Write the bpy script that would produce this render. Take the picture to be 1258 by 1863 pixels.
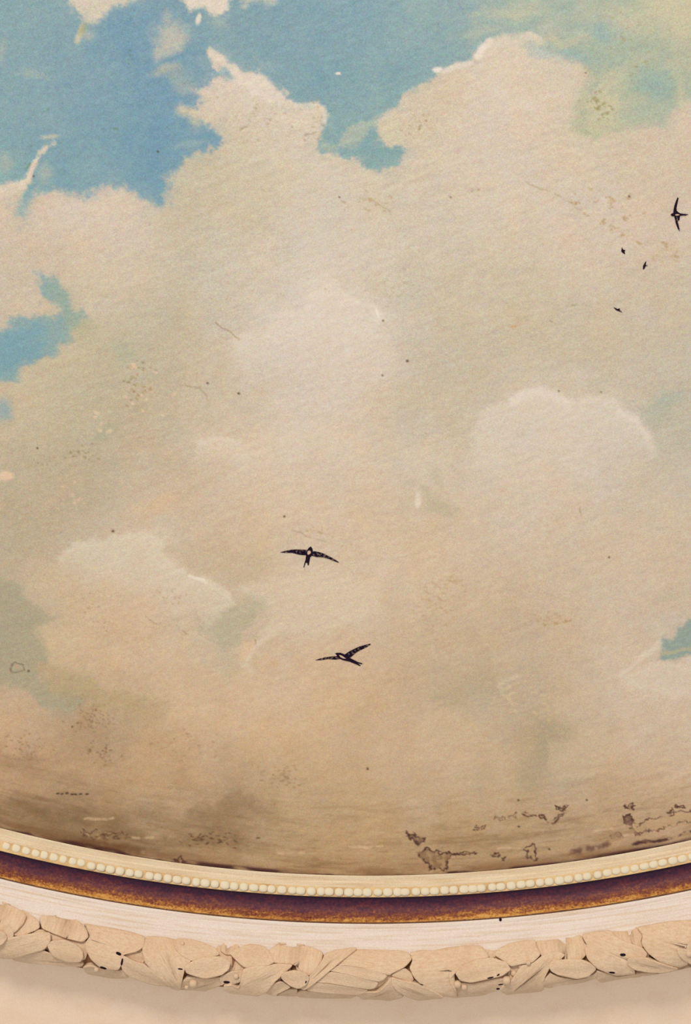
import bpy, math, random
import numpy as np

for _o in list(bpy.data.objects):
    bpy.data.objects.remove(_o)
S = bpy.context.scene
COL = S.collection

# ------------------------------------------------------------------ camera
ELEV = math.radians(65.0)            # the camera looks steeply up at the ceiling
FPX = 3000.0                         # focal length in pixels of the 1258 x 1863 frame
CAMZ = 1.6
ZP = CAMZ + 4.078                    # height of the painted ceiling
cam_d = bpy.data.cameras.new('camera')
cam_d.sensor_fit = 'AUTO'
cam_d.sensor_width = 36.0
cam_d.lens = FPX / 1863.0 * 36.0
cam_d.clip_end = 100
cam = bpy.data.objects.new('camera', cam_d)
cam.location = (0, 0, CAMZ)
cam.rotation_euler = (math.radians(90) + ELEV, 0, 0)
COL.objects.link(cam)
S.camera = cam

# ------------------------------------------------------------------ light
W = bpy.data.worlds.new('room_light')
S.world = W
W.use_nodes = True
W.node_tree.nodes['Background'].inputs[0].default_value = (1.0, 0.985, 0.96, 1)
W.node_tree.nodes['Background'].inputs[1].default_value = 0.70
ld = bpy.data.lights.new('key_light', 'AREA')  # unseen key lamp, added from behind and below for relief
ld.shape = 'RECTANGLE'
ld.size = 2.4
ld.size_y = 2.0
ld.energy = 1150
ld.color = (1.0, 0.98, 0.95)
lo = bpy.data.objects.new('key_light', ld)
lo.location = (-2.5, -9.0, 0.5)
from mathutils import Vector
lo.rotation_euler = (Vector((0.0, 2.2, ZP)) - Vector(lo.location)).to_track_quat('-Z', 'Y').to_euler()
COL.objects.link(lo)
S.view_settings.view_transform = 'Standard'
S.view_settings.look = 'None'
S.view_settings.gamma = 1.0
S.view_settings.use_curve_mapping = False
S.view_settings.exposure = 0.0

# ------------------------------------------------------------------ helpers
rng = np.random.default_rng(7)
random.seed(7)
FWD = np.array([0, math.cos(ELEV), math.sin(ELEV)])
UP = np.array([0, -math.sin(ELEV), math.cos(ELEV)])
ORG = np.array([0, 0, CAMZ])
CX, CY, R0 = 0.075, -0.476, 3.600    # centre and radius of the round painted field


def lin(c):
    c = np.asarray(c, float) / 255.0
    return np.where(c <= 0.04045, c / 12.92, ((c + 0.055) / 1.055) ** 2.4)


def rgba(c):
    return tuple(lin(c)) + (1.0,)


def ray(px, py):
    d = FWD * FPX + np.array([1.0, 0, 0]) * (px - 629.0) - UP * (py - 931.5)
    return d / np.linalg.norm(d)


def at(px, py, z):
    """a measured point of the photograph, as a point of the level plane z"""
    d = ray(px, py)
    return ORG + d * ((z - CAMZ) / d[2])


def design_uv(x, y):
    """ceiling plane -> drawing coordinates of the painting"""
    z = ZP - CAMZ
    f = y * FWD[1] + z * FWD[2]
    return 629.0 + FPX * x / f, 931.5 - FPX * (y * UP[1] + z * UP[2]) / f


def mesh_obj(name, verts, faces, mat, parent=None, smooth=True):
    me = bpy.data.meshes.new(name)
    me.from_pydata([tuple(v) for v in verts], [], faces)
    me.update()
    if smooth:
        me.polygons.foreach_set('use_smooth', [True] * len(me.polygons))
    if mat:
        me.materials.append(mat)
    o = bpy.data.objects.new(name, me)
    COL.objects.link(o)
    if parent:
        o.parent = parent
    return o


def tag(o, label, cat, group=None, kind=None):
    o['label'] = label
    o['category'] = cat
    if group:
        o['group'] = group
    if kind:
        o['kind'] = kind
    return o


# ------------------------------------------------------------------ materials
def new_mat(name, rough=0.85):
    m = bpy.data.materials.new(name)
    m.use_nodes = True
    nt = m.node_tree
    b = nt.nodes['Principled BSDF']
    b.inputs['Roughness'].default_value = rough
    b.inputs['Specular IOR Level'].default_value = 0.0
    return m, nt, b


def nnode(nt, t, **kw):
    n = nt.nodes.new(t)
    for k, v in kw.items():
        setattr(n, k, v)
    return n


def noise(nt, vec, scale, detail=4.0, rough=0.55):
    n = nnode(nt, 'ShaderNodeTexNoise')
    n.inputs['Scale'].default_value = scale
    n.inputs['Detail'].default_value = detail
    n.inputs['Roughness'].default_value = rough
    if vec:
        nt.links.new(vec, n.inputs['Vector'])
    return n


def mix(nt, fac, a, b, mode='MIX'):
    n = nnode(nt, 'ShaderNodeMix', data_type='RGBA', blend_type=mode)
    for sock, val in ((n.inputs[0], fac), (n.inputs[6], a), (n.inputs[7], b)):
        if isinstance(val, (int, float)):
            sock.default_value = val
        elif isinstance(val, tuple):
            sock.default_value = val
        else:
            nt.links.new(val, sock)
    return n.outputs[2]


def ramp(nt, fac, stops):
    n = nnode(nt, 'ShaderNodeValToRGB')
    el = n.color_ramp.elements
    while len(el) < len(stops):
        el.new(0.5)
    for e, (p, c) in zip(el, stops):
        e.position = p
        e.color = c if isinstance(c, tuple) else (c, c, c, 1)
    nt.links.new(fac, n.inputs[0])
    return n.outputs[0]


def grain(nt, vec, col, scale, amount):
    """fine mineral grain of old distemper and plaster"""
    n = noise(nt, vec, scale, 2.0, 0.7)
    c = nnode(nt, 'ShaderNodeHueSaturation')
    c.inputs['Saturation'].default_value = 0.55
    nt.links.new(n.outputs['Color'], c.inputs['Color'])
    return mix(nt, amount, col, c.outputs[0], 'OVERLAY')


def bump(nt, b, height, strength, dist):
    n = nnode(nt, 'ShaderNodeBump')
    n.inputs['Strength'].default_value = strength
    n.inputs['Distance'].default_value = dist
    nt.links.new(height, n.inputs['Height'])
    nt.links.new(n.outputs[0], b.inputs['Normal'])


def mat_painting():
    m, nt, b = new_mat('painted_distemper', 0.9)
    a = nnode(nt, 'ShaderNodeVertexColor', layer_name='paint')
    tc = nnode(nt, 'ShaderNodeTexCoord').outputs['Object']
    c = grain(nt, tc, a.outputs[0], 310.0, 0.62)
    n2 = noise(nt, tc, 85.0, 3.0, 0.65)
    c = mix(nt, 0.24, c, n2.outputs['Color'], 'SOFT_LIGHT')
    nt.links.new(c, b.inputs['Base Color'])
    n3 = noise(nt, tc, 160.0, 4.0, 0.6)
    bump(nt, b, n3.outputs[0], 0.45, 0.0015)
    return m


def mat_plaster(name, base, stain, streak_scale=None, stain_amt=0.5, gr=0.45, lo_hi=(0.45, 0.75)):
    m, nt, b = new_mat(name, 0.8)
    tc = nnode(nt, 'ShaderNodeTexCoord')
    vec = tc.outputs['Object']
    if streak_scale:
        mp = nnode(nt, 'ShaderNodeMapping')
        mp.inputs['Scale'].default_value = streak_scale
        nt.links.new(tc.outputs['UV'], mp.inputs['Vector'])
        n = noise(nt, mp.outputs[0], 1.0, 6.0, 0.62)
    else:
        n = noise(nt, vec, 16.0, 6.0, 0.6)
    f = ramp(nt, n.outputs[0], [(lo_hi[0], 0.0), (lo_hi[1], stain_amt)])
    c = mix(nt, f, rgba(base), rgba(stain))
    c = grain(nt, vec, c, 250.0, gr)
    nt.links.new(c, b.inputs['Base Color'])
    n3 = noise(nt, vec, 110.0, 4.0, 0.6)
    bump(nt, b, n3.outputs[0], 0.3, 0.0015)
    return m


def mat_leaf():
    m, nt, b = new_mat('carved_plaster', 0.8)
    tc = nnode(nt, 'ShaderNodeTexCoord')
    mp = nnode(nt, 'ShaderNodeMapping')
    mp.inputs['Scale'].default_value = (9, 60, 9)      # UV runs along each leaf: faint chisel and brush lines
    nt.links.new(tc.outputs['UV'], mp.inputs['Vector'])
    n = noise(nt, mp.outputs[0], 1.0, 5.0, 0.6)
    f = ramp(nt, n.outputs[0], [(0.44, 0.0), (0.72, 0.55)])
    c = mix(nt, f, rgba((206, 177, 147)), rgba((182, 141, 104)))
    n2 = noise(nt, tc.outputs['Object'], 9.0, 4.0, 0.6)
    f2 = ramp(nt, n2.outputs[0], [(0.45, 0.0), (0.75, 0.4)])
    c = mix(nt, f2, c, rgba((192, 153, 117)))
    c = grain(nt, tc.outputs['Object'], c, 250.0, 0.45)
    nt.links.new(c, b.inputs['Base Color'])
    bump(nt, b, n.outputs[0], 0.5, 0.003)
    return m


def mat_cove():
    """dark purple-brown turning gold towards the outer lip; UV y runs 0..1 across the cove"""
    m, nt, b = new_mat('purple_gold_cove', 0.55)
    tc = nnode(nt, 'ShaderNodeTexCoord')
    sep = nnode(nt, 'ShaderNodeSeparateXYZ')
    nt.links.new(tc.outputs['UV'], sep.inputs[0])
    mp = nnode(nt, 'ShaderNodeMapping')
    mp.inputs['Scale'].default_value = (22, 7, 1)
    nt.links.new(tc.outputs['UV'], mp.inputs['Vector'])
    n = noise(nt, mp.outputs[0], 1.0, 6.0, 0.72)
    fine = noise(nt, tc.outputs['Object'], 130.0, 3.0, 0.7)
    big = noise(nt, tc.outputs['Object'], 3.0, 2.0, 0.5)
    a = nnode(nt, 'ShaderNodeMath', operation='MULTIPLY_ADD')
    nt.links.new(n.outputs[0], a.inputs[0])
    a.inputs[1].default_value = 0.9
    nt.links.new(sep.outputs[1], a.inputs[2])
    a2 = nnode(nt, 'ShaderNodeMath', operation='MULTIPLY_ADD')
    nt.links.new(fine.outputs[0], a2.inputs[0])
    a2.inputs[1].default_value = 0.85
    nt.links.new(a.outputs[0], a2.inputs[2])
    a3 = nnode(nt, 'ShaderNodeMath', operation='MULTIPLY_ADD')
    nt.links.new(big.outputs[0], a3.inputs[0])
    a3.inputs[1].default_value = 0.55
    nt.links.new(a2.outputs[0], a3.inputs[2])
    d = nnode(nt, 'ShaderNodeMath', operation='DIVIDE')
    nt.links.new(a3.outputs[0], d.inputs[0])
    d.inputs[1].default_value = 2.12
    c = ramp(nt, d.outputs[0], [(0.60, rgba((46, 20, 42))), (0.74, rgba((84, 32, 42))), (0.86, rgba((120, 64, 40))),
                                (0.94, rgba((172, 114, 52))), (1.0, rgba((200, 148, 80)))])
    lip = nnode(nt, 'ShaderNodeMath', operation='MULTIPLY_ADD')
    nt.links.new(fine.outputs[0], lip.inputs[0])
    lip.inputs[1].default_value = 0.12
    nt.links.new(sep.outputs[1], lip.inputs[2])
    c = mix(nt, ramp(nt, lip.outputs[0], [(0.955, 0.0), (0.985, 0.85)]), c, rgba((52, 28, 36)))
    c = grain(nt, tc.outputs['Object'], c, 250.0, 0.3)
    nt.links.new(c, b.inputs['Base Color'])
    b.inputs['Specular IOR Level'].default_value = 0.2
    bump(nt, b, n.outputs[0], 0.3, 0.002)
    return m


def mat_flat(name, col, rough=0.85, patch=None, scale=160.0, amt=0.0):
    m, nt, b = new_mat(name, rough)
    tc = nnode(nt, 'ShaderNodeTexCoord').outputs['Object']
    n = noise(nt, tc, scale, 3.0, 0.6)
    if patch:
        f = ramp(nt, n.outputs[0], [(0.54, 0.0), (0.62, amt)])
        c = mix(nt, f, rgba(col), rgba(patch))
    else:
        c = mix(nt, 0.25, rgba(col), n.outputs['Color'], 'SOFT_LIGHT')
    nt.links.new(c, b.inputs['Base Color'])
    return m


M_PAINT = mat_painting()
M_STRIP = mat_plaster('cream_strip', (212, 190, 159), (184, 147, 104), (5, 130, 1), 0.75)
M_BAND = mat_plaster('white_band', (212, 195, 181), (192, 154, 112), (4, 110, 1), 0.7, lo_hi=(0.47, 0.74))
M_BEAD = mat_plaster('bead_plaster', (216, 202, 174), (192, 162, 120), None, 0.6)
M_BED = mat_plaster('bead_bed_plaster', (206, 174, 126), (158, 116, 72), None, 0.8)
M_CORE = mat_plaster('garland_core_gap_shade', (136, 96, 68), (104, 70, 50), None, 0.6)  # core coloured dark to put shade into the gaps between leaves
M_LEAF = mat_leaf()
M_COVE = mat_cove()
M_CEIL = mat_plaster('plain_ceiling_plaster', (236, 207, 179), (230, 197, 166), None, 0.7, 0.5)
M_BIRD = mat_flat('swallow_paint', (30, 19, 36), 0.8, (150, 124, 104), 130.0, 0.6)
M_DARK = mat_flat('small_bird_paint', (36, 24, 38), 0.8)
M_PALE = mat_flat('pale_bird_paint', (206, 176, 148), 0.85)
M_SHADE_DRIP = mat_flat('hollow_shade_drip', (34, 22, 28), 0.9)  # dark colour for the shade in the hollows, shared with the drip

# ------------------------------------------------------------------ the painting (drawn on its own raster, laid on the ceiling)
STEP = 1.5
U0, U1, V0, V1 = -330.0, 1590.0, -330.0, 1650.0
uu = np.arange(U0, U1, STEP)
vv = np.arange(V0, V1, STEP)
GU, GV = np.meshgrid(uu, vv)
NH, NW = GU.shape


def lattice(shape_u, shape_v, su, sv, seed):
    """smooth value noise sampled at coordinates"""
    r = np.random.default_rng(seed)
    n = 256
    T = r.random((n, n)).astype(np.float32)
    x = shape_u / su + 40.3
    y = shape_v / sv + 40.7
    xi = np.floor(x).astype(int)
    yi = np.floor(y).astype(int)
    fx = x - xi
    fy = y - yi
    fx = fx * fx * (3 - 2 * fx)
    fy = fy * fy * (3 - 2 * fy)
    a = T[yi % n, xi % n]
    b = T[yi % n, (xi + 1) % n]
    c = T[(yi + 1) % n, xi % n]
    d = T[(yi + 1) % n, (xi + 1) % n]
    return (a * (1 - fx) + b * fx) * (1 - fy) + (c * (1 - fx) + d * fx) * fy


def fbm(u, v, s, octv=4, seed=0, gain=0.55, aniso=1.0):
    out = 0
    amp = 1.0
    tot = 0
    for k in range(octv):
        out = out + amp * (lattice(u, v, s * aniso, s, seed + 17 * k) - 0.5)
        tot += amp
        amp *= gain
        s *= 0.5
    return out / tot * 2.0          # about -1..1


WX = 2.3 * fbm(GU, GV, 56, 5, 101, 0.68)
WY = 2.3 * fbm(GU, GV, 56, 5, 202, 0.68)
RAG = 2.0 * fbm(GU, GV, 22, 4, 303, 0.85)       # dry-brush raggedness of painted edges


def sstep(a, b, x):
    t = np.clip((x - a) / (b - a), 0, 1)
    return t * t * (3 - 2 * t)


def window(u0, v0, u1, v1):
    i0 = max(0, int((v0 - V0) / STEP))
    i1 = min(NH, int((v1 - V0) / STEP) + 1)
    j0 = max(0, int((u0 - U0) / STEP))
    j1 = min(NW, int((u1 - U0) / STEP) + 1)
    return slice(i0, i1), slice(j0, j1)


def seg_dist(x, y, pts, closed):
    d2 = np.full(x.shape, 1e12)
    ins = np.zeros(x.shape, bool)
    n = len(pts)
    for i in range(n if closed else n - 1):
        ax, ay = pts[i]
        bx, by = pts[(i + 1) % n]
        ex, ey = bx - ax, by - ay
        L = ex * ex + ey * ey + 1e-9
        t = np.clip(((x - ax) * ex + (y - ay) * ey) / L, 0, 1)
        dx = x - ax - t * ex
        dy = y - ay - t * ey
        d2 = np.minimum(d2, dx * dx + dy * dy)
        if closed and abs(ey) > 1e-9:
            c = ((ay > y) != (by > y)) & (x < ex * (y - ay) / ey + ax)
            ins ^= c
    d = np.sqrt(d2)
    return np.where(ins, -d, d) if closed else d


# large fields of colour, as measured over the painting: (u, v, r, g, b)
BEIGE = """
190 5 208 192 170;385 5 214 198 178;1230 30 196 182 152;305 70 192 182 160;460 150 216 200 182;950 110 212 196 172
480 220 208 192 166;560 230 208 192 168;800 200 208 192 166;920 200 213 196 174;1000 220 212 194 170;1100 160 200 186 158;1240 230 208 190 166
420 310 198 186 158;520 300 208 194 170;640 330 206 194 170;760 320 206 190 164;900 320 211 195 173;1050 300 208 192 166;1200 300 206 190 166
30 380 206 186 162;150 390 210 191 168;220 420 213 195 174;330 370 190 181 154;420 400 200 188 162
20 470 196 182 158;100 460 206 190 166;230 450 210 193 170;330 470 196 184 158;450 450 204 190 166;600 430 210 196 174;750 420 206 192 168;900 430 207 192 167;1050 430 213 194 171;1180 430 211 191 168
20 540 200 184 160;170 520 200 186 160;300 540 192 182 154;420 540 200 188 164;520 540 212 198 178;620 540 217 201 181;720 550 197 186 159;850 540 203 188 162;1000 540 202 188 162;1150 520 206 188 161;1240 540 200 186 160
150 640 192 180 150;270 640 190 178 150;400 640 202 186 162;520 640 213 197 176;640 620 218 202 182;690 640 216 200 180;780 640 196 182 154;900 640 198 184 158;1040 640 198 184 156;1160 640 200 186 160;1240 640 196 184 160
60 720 196 182 152;150 740 190 178 148;280 720 190 176 148;400 730 198 184 158;520 720 210 194 172;640 720 214 196 174;740 740 198 184 156;840 750 196 184 158;960 760 212 196 174;1080 770 211 195 172;1220 750 187 181 158
60 820 192 176 146;180 820 188 174 145;300 830 196 178 150;420 820 211 193 169;540 810 213 195 171;650 820 214 195 170;760 820 208 190 166;850 840 208 192 166;960 830 213 197 174;1100 830 214 198 178;1200 840 198 184 160
60 900 190 174 144;180 910 188 172 144;300 910 206 181 149;420 900 213 189 157;550 900 213 189 159;680 890 213 191 162;790 915 198 180 152;880 890 211 193 168;1000 900 214 196 172;1120 900 208 192 168;1220 900 205 189 164
40 970 182 170 142;120 980 187 173 145;240 980 206 190 164;340 970 201 179 149;450 960 209 185 153;570 960 213 189 159;700 970 213 188 156;830 970 211 186 155;950 960 213 191 163;1080 960 209 187 157;1200 970 209 189 161
30 1050 198 174 142;120 1040 205 179 147;200 1020 211 193 167;300 1030 211 193 168;390 1010 197 175 145;470 1030 205 183 151;560 1070 214 194 168;680 1060 213 191 162;800 1060 209 186 155;930 1040 209 187 158;1060 1040 207 186 158;1180 1050 211 192 168
30 1110 176 165 140;120 1110 209 183 147;220 1100 209 181 147;330 1090 213 193 167;410 1110 201 184 157;500 1100 214 192 164;620 1120 213 189 158;760 1120 205 182 151;880 1120 201 180 150;1000 1110 203 182 152;1120 1130 209 187 159;1230 1100 203 184 158
30 1190 168 159 132;110 1180 209 181 143;220 1190 212 181 143;330 1160 209 181 147;420 1160 184 172 144;480 1180 207 185 157;560 1170 211 183 149;700 1190 206 178 143;800 1190 198 174 142;900 1200 195 173 143;1010 1180 202 178 146;1120 1200 209 187 160;1220 1160 199 182 156
20 1260 205 175 139;110 1270 170 157 127;200 1270 187 164 128;320 1250 207 177 139;440 1250 209 179 143;560 1260 207 177 140;700 1260 202 172 135;800 1260 181 162 130;900 1260 187 167 135;1010 1260 194 170 136;1120 1240 208 187 161;1230 1240 212 193 170
40 1330 196 162 126;150 1330 182 150 114;270 1330 187 158 122;400 1330 207 175 139;530 1320 205 173 136;660 1330 198 166 129;760 1330 201 173 139;840 1330 203 177 145;900 1320 191 168 135;980 1350 177 159 129;1060 1340 197 173 141;1160 1330 205 181 152;1240 1330 205 182 154
40 1390 186 152 114;150 1400 180 148 112;280 1400 193 161 123;400 1400 187 155 117;520 1400 188 159 119;640 1400 193 163 125;760 1390 197 167 131;880 1400 193 167 131;980 1390 179 160 130;1080 1400 195 169 137;1180 1400 199 173 141;1250 1400 199 175 145
40 1450 172 142 104;150 1460 180 151 111;280 1450 174 146 107;400 1450 164 136 99;500 1470 170 142 103;620 1460 185 155 115;740 1460 185 157 118;860 1460 181 157 120;960 1460 180 157 122;1080 1470 183 154 117;1200 1460 187 159 124
60 1510 148 119 86;180 1510 152 123 88;300 1510 164 135 97;400 1510 150 122 87;520 1530 179 149 107;640 1540 176 147 106;760 1540 172 142 103;900 1520 174 146 107;1020 1520 176 147 108;1140 1510 178 149 110;1240 1490 180 151 114
300 1560 154 122 82;450 1575 154 124 85;600 1585 154 122 81;760 1585 154 122 82;900 1575 154 122 82;1050 1555 154 122 86;1200 1520 163 131 94
"""
BLUE = """
40 40 132 157 162;150 220 126 154 164;250 160 118 148 165;320 200 116 148 166;300 300 122 154 166;100 300 128 157 164;60 200 130 156 163
520 80 126 154 165;640 60 130 157 166;560 140 130 158 163;690 285 134 161 160;620 220 132 160 162;850 30 146 166 164;800 110 136 161 163;440 60 128 154 160
1000 40 164 175 158;1100 80 156 172 160;1150 150 166 173 149;1200 170 150 168 157;1080 200 176 175 145;1230 80 178 177 150;20 350 132 162 162
"""


def field(txt, sig):
    pts = [tuple(float(q) for q in s.split()) for ln in txt.strip().splitlines() for s in ln.split(';')]
    cu = np.arange(U0 - 20, U1 + 40, 12.0)
    cv = np.arange(V0 - 20, V1 + 40, 12.0)
    A, B = np.meshgrid(cu, cv)
    num = np.zeros(A.shape + (3,))
    den = np.zeros(A.shape)
    for (u, v, r, g, b) in pts:
        d2 = (A - u) ** 2 + (B - v) ** 2
        w = np.exp(-d2 / (2 * sig * sig)) + 1e-6 / (1 + d2 / 1e4) ** 2
        num += w[..., None] * np.array([r, g, b])
        den += w
    F = num / den[..., None]
    x = (GU + 20 * WX - cu[0]) / 12.0
    y = (GV + 20 * WY - cv[0]) / 12.0
    x = np.clip(x, 0, len(cu) - 1.01)
    y = np.clip(y, 0, len(cv) - 1.01)
    i = y.astype(int)
    j = x.astype(int)
    fy = (y - i)[..., None]
    fx = (x - j)[..., None]
    return (F[i, j] * (1 - fx) + F[i, j + 1] * fx) * (1 - fy) + (F[i + 1, j] * (1 - fx) + F[i + 1, j + 1] * fx) * fy


IMG = field(BEIGE, 60.0) + 15.0 * np.clip((GV - 1150.0) / 350.0, 0, 1.3)[..., None] + np.array([-3.0, -4.0, -0.5])  # paint lightened downwards to offset the lamp's falloff
SKY = field(BLUE, 70.0)
REL = np.zeros((NH, NW))             # relief in millimetres, towards the room


def lay(win, col, a):
    IMG[win] += (np.asarray(col, float) - IMG[win]) * np.clip(a, 0, 1)[..., None]


def P(pts, col, alpha, edge=8, fade=None, warp=8, vf=None, grit=0.0):
    """a painted shape: ragged brush edge, optionally fading inwards from the edge"""
    us = [p[0] for p in pts]
    vs = [p[1] for p in pts]
    m = edge + warp + 4
    win = window(min(us) - m, min(vs) - m, max(us) + m, max(vs) + m)
    d = seg_dist(GU[win] + warp * WX[win], GV[win] + warp * WY[win], pts, True)
    d = d + min(edge, 12) * 0.8 * RAG[win]
    a = alpha * sstep(edge, -edge, d)
    if fade:
        a = a * np.exp(-np.maximum(-d - edge, 0) / fade)
    if vf:          # the foot of a cloud melts into what lies below it
        a = a * sstep(vf[1], vf[0], GV[win] - vf[2] * GU[win] + 14 * WY[win])
    if grit:
        a = a * np.clip(1 - grit + grit * 2 * (fbm(GU[win], GV[win], 9, 2, 77) * 0.9 + 0.5), 0, 1.3)
    lay(win, col, a)
    return win, a


def B(u, v, rx, ry, col, alpha, rot=0, soft=0.5, warp=6, relief=0.0):
    m = max(rx, ry) * (1 + soft) + warp + 2
    win = window(u - m, v - m, u + m, v + m)
    x = GU[win] + warp * WX[win] - u
    y = GV[win] + warp * WY[win] - v
    c, s = math.cos(math.radians(rot)), math.sin(math.radians(rot))
    d = np.hypot((c * x + s * y) / rx, (-s * x + c * y) / ry)
    if min(rx, ry) > 6:
        d = d + 0.22 * RAG[win]
    a = alpha * sstep(1 + soft, 1 - soft, d)
    lay(win, col, a)
    if relief:
        REL[win] += relief * a
    return win, a


def L(pts, w, col, alpha, warp=3, soft=0.6, relief=0.0, broken=0.0):
    us = [p[0] for p in pts]
    vs = [p[1] for p in pts]
    m = w * 2 + warp + 3
    win = window(min(us) - m, min(vs) - m, max(us) + m, max(vs) + m)
    d = seg_dist(GU[win] + warp * WX[win], GV[win] + warp * WY[win], pts, False)
    a = alpha * sstep(w * (1 + soft), w * (1 - soft), d)
    if broken:
        a = a * sstep(-broken, broken * 0.3 + 0.05, fbm(GU[win], GV[win], 12, 2, 55) + 0.12)
    lay(win, col, a)
    if relief:
        REL[win] += relief * a


# the broad weave of the brush over the clouds
lum = 3.2 * fbm(GU, GV, 90, 3, 11) + 3.0 * fbm(GU, GV, 24, 3, 12) + 2.2 * fbm(GU, GV, 8, 2, 13)
warm = 6.0 * fbm(GU, GV, 70, 5, 14, 0.65) + 2.5 * fbm(GU, GV, 12, 2, 15)
ROT_U, ROT_V = GU * 0.94 - GV * 0.34, GU * 0.34 + GV * 0.94
lum = lum + 3.0 * fbm(ROT_U, ROT_V, 7, 3, 16, 0.6, 4.0) + 2.0 * fbm(GU, GV, 5, 2, 17)
REL += 0.45 * fbm(GU, GV, 12, 3, 18, 0.7) + 0.4 * fbm(ROT_U, ROT_V, 9, 2, 19, 0.6, 3.5)
IMG += lum[..., None]
IMG += warm[..., None] * np.array([0.6, -0.2, -1.0])
SKY += (9 * fbm(GU, GV, 60, 5, 21, 0.7) + 4.5 * fbm(GU, GV, 12, 3, 22))[..., None] * np.array([1.0, 0.7, 0.2])

# open blue sky above the cloud line
LINE = [(-600, 380), (-200, 330), (0, 350), (35, 345), (33, 392), (46, 402), (58, 372), (64, 352), (110, 350), (165, 347), (225, 341), (258, 360),
        (285, 374), (302, 372), (316, 340), (314, 318), (342, 297), (348, 284), (396, 268), (385, 245), (368, 228), (344, 214), (330, 200),
        (362, 188), (352, 165), (383, 150), (402, 132), (390, 108), (380, 97), (410, 104), (432, 121), (470, 132), (500, 158), (545, 184),
        (583, 190), (596, 205), (588, 235), (584, 275), (622, 284), (648, 290), (660, 314), (688, 317), (726, 300), (733, 268), (706, 264),
        (690, 240), (688, 218), (715, 195), (738, 170), (772, 150), (795, 133), (858, 120), (868, 96), (885, 80), (945, 66), (985, 76),
        (1005, 96), (1050, 116), (1072, 140), (1052, 176), (1040, 222), (1062, 246), (1150, 236), (1210, 218), (1235, 190), (1300, 180),
        (1900, 150), (1900, -800), (-600, -800)]
win = window(U0, V0, U1, 460)
x, y = GU[win], GV[win]
d = seg_dist(x + 8 * WX[win], y + 8 * WY[win], LINE, True) + 8.0 * RAG[win]
edge = 6.5 + 9 * sstep(980, 1060, x) + 5 * sstep(360, 300, x)
wisp = 2.2 * fbm(x * 0.9 + y * 0.4, y * 0.9 - x * 0.4, 26, 5, 33, 0.75, 1.8)
a = 0.78 * sstep(edge, -edge, d) + 0.22 * sstep(26, -26, d + 24 * wisp)
a = a * (1 - 0.75 * sstep(1180, 1330, x - 0.25 * y) * sstep(200, 60, y))
thin = fbm(x, y, 80, 4, 31)
a = a * (1 - 0.40 * sstep(0.05, 0.7, thin) * sstep(780, 950, x))
IMG[win] += (SKY[win] - IMG[win]) * a[..., None]

CR = (214, 198, 177)
# wisps inside the blue
P([(118, -60), (262, -60), (248, 5), (205, 14), (185, 38), (160, 34), (128, 18)], (208, 192, 170), 0.9, 9)
P([(330, -60), (440, -60), (420, 0), (418, 18), (398, 24), (372, 14), (345, 22), (336, 6)], (216, 200, 181), 0.95, 5)
P([(430, -60), (520, -60), (500, 2), (440, 8)], (206, 194, 172), 0.6, 8)
B(362, 36, 5, 11, (222, 206, 188), 0.9, 15, 0.35, 2, 0.4)
B(306, 68, 26, 34, (196, 184, 164), 0.75, 20, 0.7, 12)
B(296, 96, 16, 16, (194, 182, 162), 0.5, 0, 0.8, 10)
B(304, 130, 26, 9, (194, 180, 152), 0.6, -10, 0.8, 8)
B(330, 140, 26, 14, (176, 176, 156), 0.4, 0, 0.9, 10)
B(340, 160, 20, 12, (170, 172, 158), 0.4, 0, 0.9, 10)
B(335, 205, 12, 10, (196, 184, 156), 0.75, 0, 0.7, 6)
B(352, 220, 8, 8, (196, 184, 156), 0.6, 0, 0.7, 6)
B(398, 38, 16, 14, (186, 182, 166), 0.4, 0, 0.9, 8)
B(420, 130, 14, 12, (126, 158, 168), 0.7, 30, 0.6, 5)
B(352, 262, 26, 5, (150, 168, 164), 0.5, -8, 0.7, 6)
L([(150, 46), (146, 60), (141, 72)], 5, (206, 192, 160), 0.75, 3)
B(151, 52, 6, 12, (160, 156, 118), 0.7, 25, 0.6, 3)
B(160, 62, 10, 8, (190, 180, 160), 0.5, 0, 0.8, 5)
L([(-40, 350), (0, 344), (30, 338), (50, 312), (64, 290)], 9, (212, 193, 170), 0.85, 16, 0.7, 0, 0.5)
L([(28, 338), (52, 308), (70, 282), (96, 262)], 6, (216, 196, 174), 0.9, 12, 0.7, 0.2, 0.6)
B(10, 344, 26, 14, (214, 194, 172), 0.8, -8, 0.6, 6)
B(90, 248, 14, 4, (196, 184, 158), 0.7, 0, 0.7, 4)
B(85, 315, 14, 16, (180, 178, 160), 0.5, 0, 0.8, 8)
L([(44, 308), (54, 296)], 2, (110, 130, 110), 0.6)
B(60, 135, 30, 6, (164, 174, 160), 0.45, 5, 0.8, 8)
B(5, 90, 8, 22, (170, 172, 160), 0.5, 0, 0.8, 6)
B(5, 290, 10, 14, (178, 176, 160), 0.5, 0, 0.8, 6)
B(45, 385, 14, 12, (166, 176, 164), 0.45, 0, 0.8, 6)
B(615, 134, 5, 2.4, (224, 212, 196), 1.0, 0, 0.3, 1, 0.4)
P([(628, 240), (650, 215), (690, 208), (700, 225), (672, 232), (655, 250), (640, 264), (622, 262)], (186, 184, 160), 0.6, 8, None, 10)
P([(700, 214), (720, 210), (735, 240), (728, 262), (708, 262), (696, 242)], (204, 190, 164), 0.8, 6, None, 8)
B(600, 265, 16, 8, (170, 176, 156), 0.6, 0, 0.7, 8)
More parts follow.
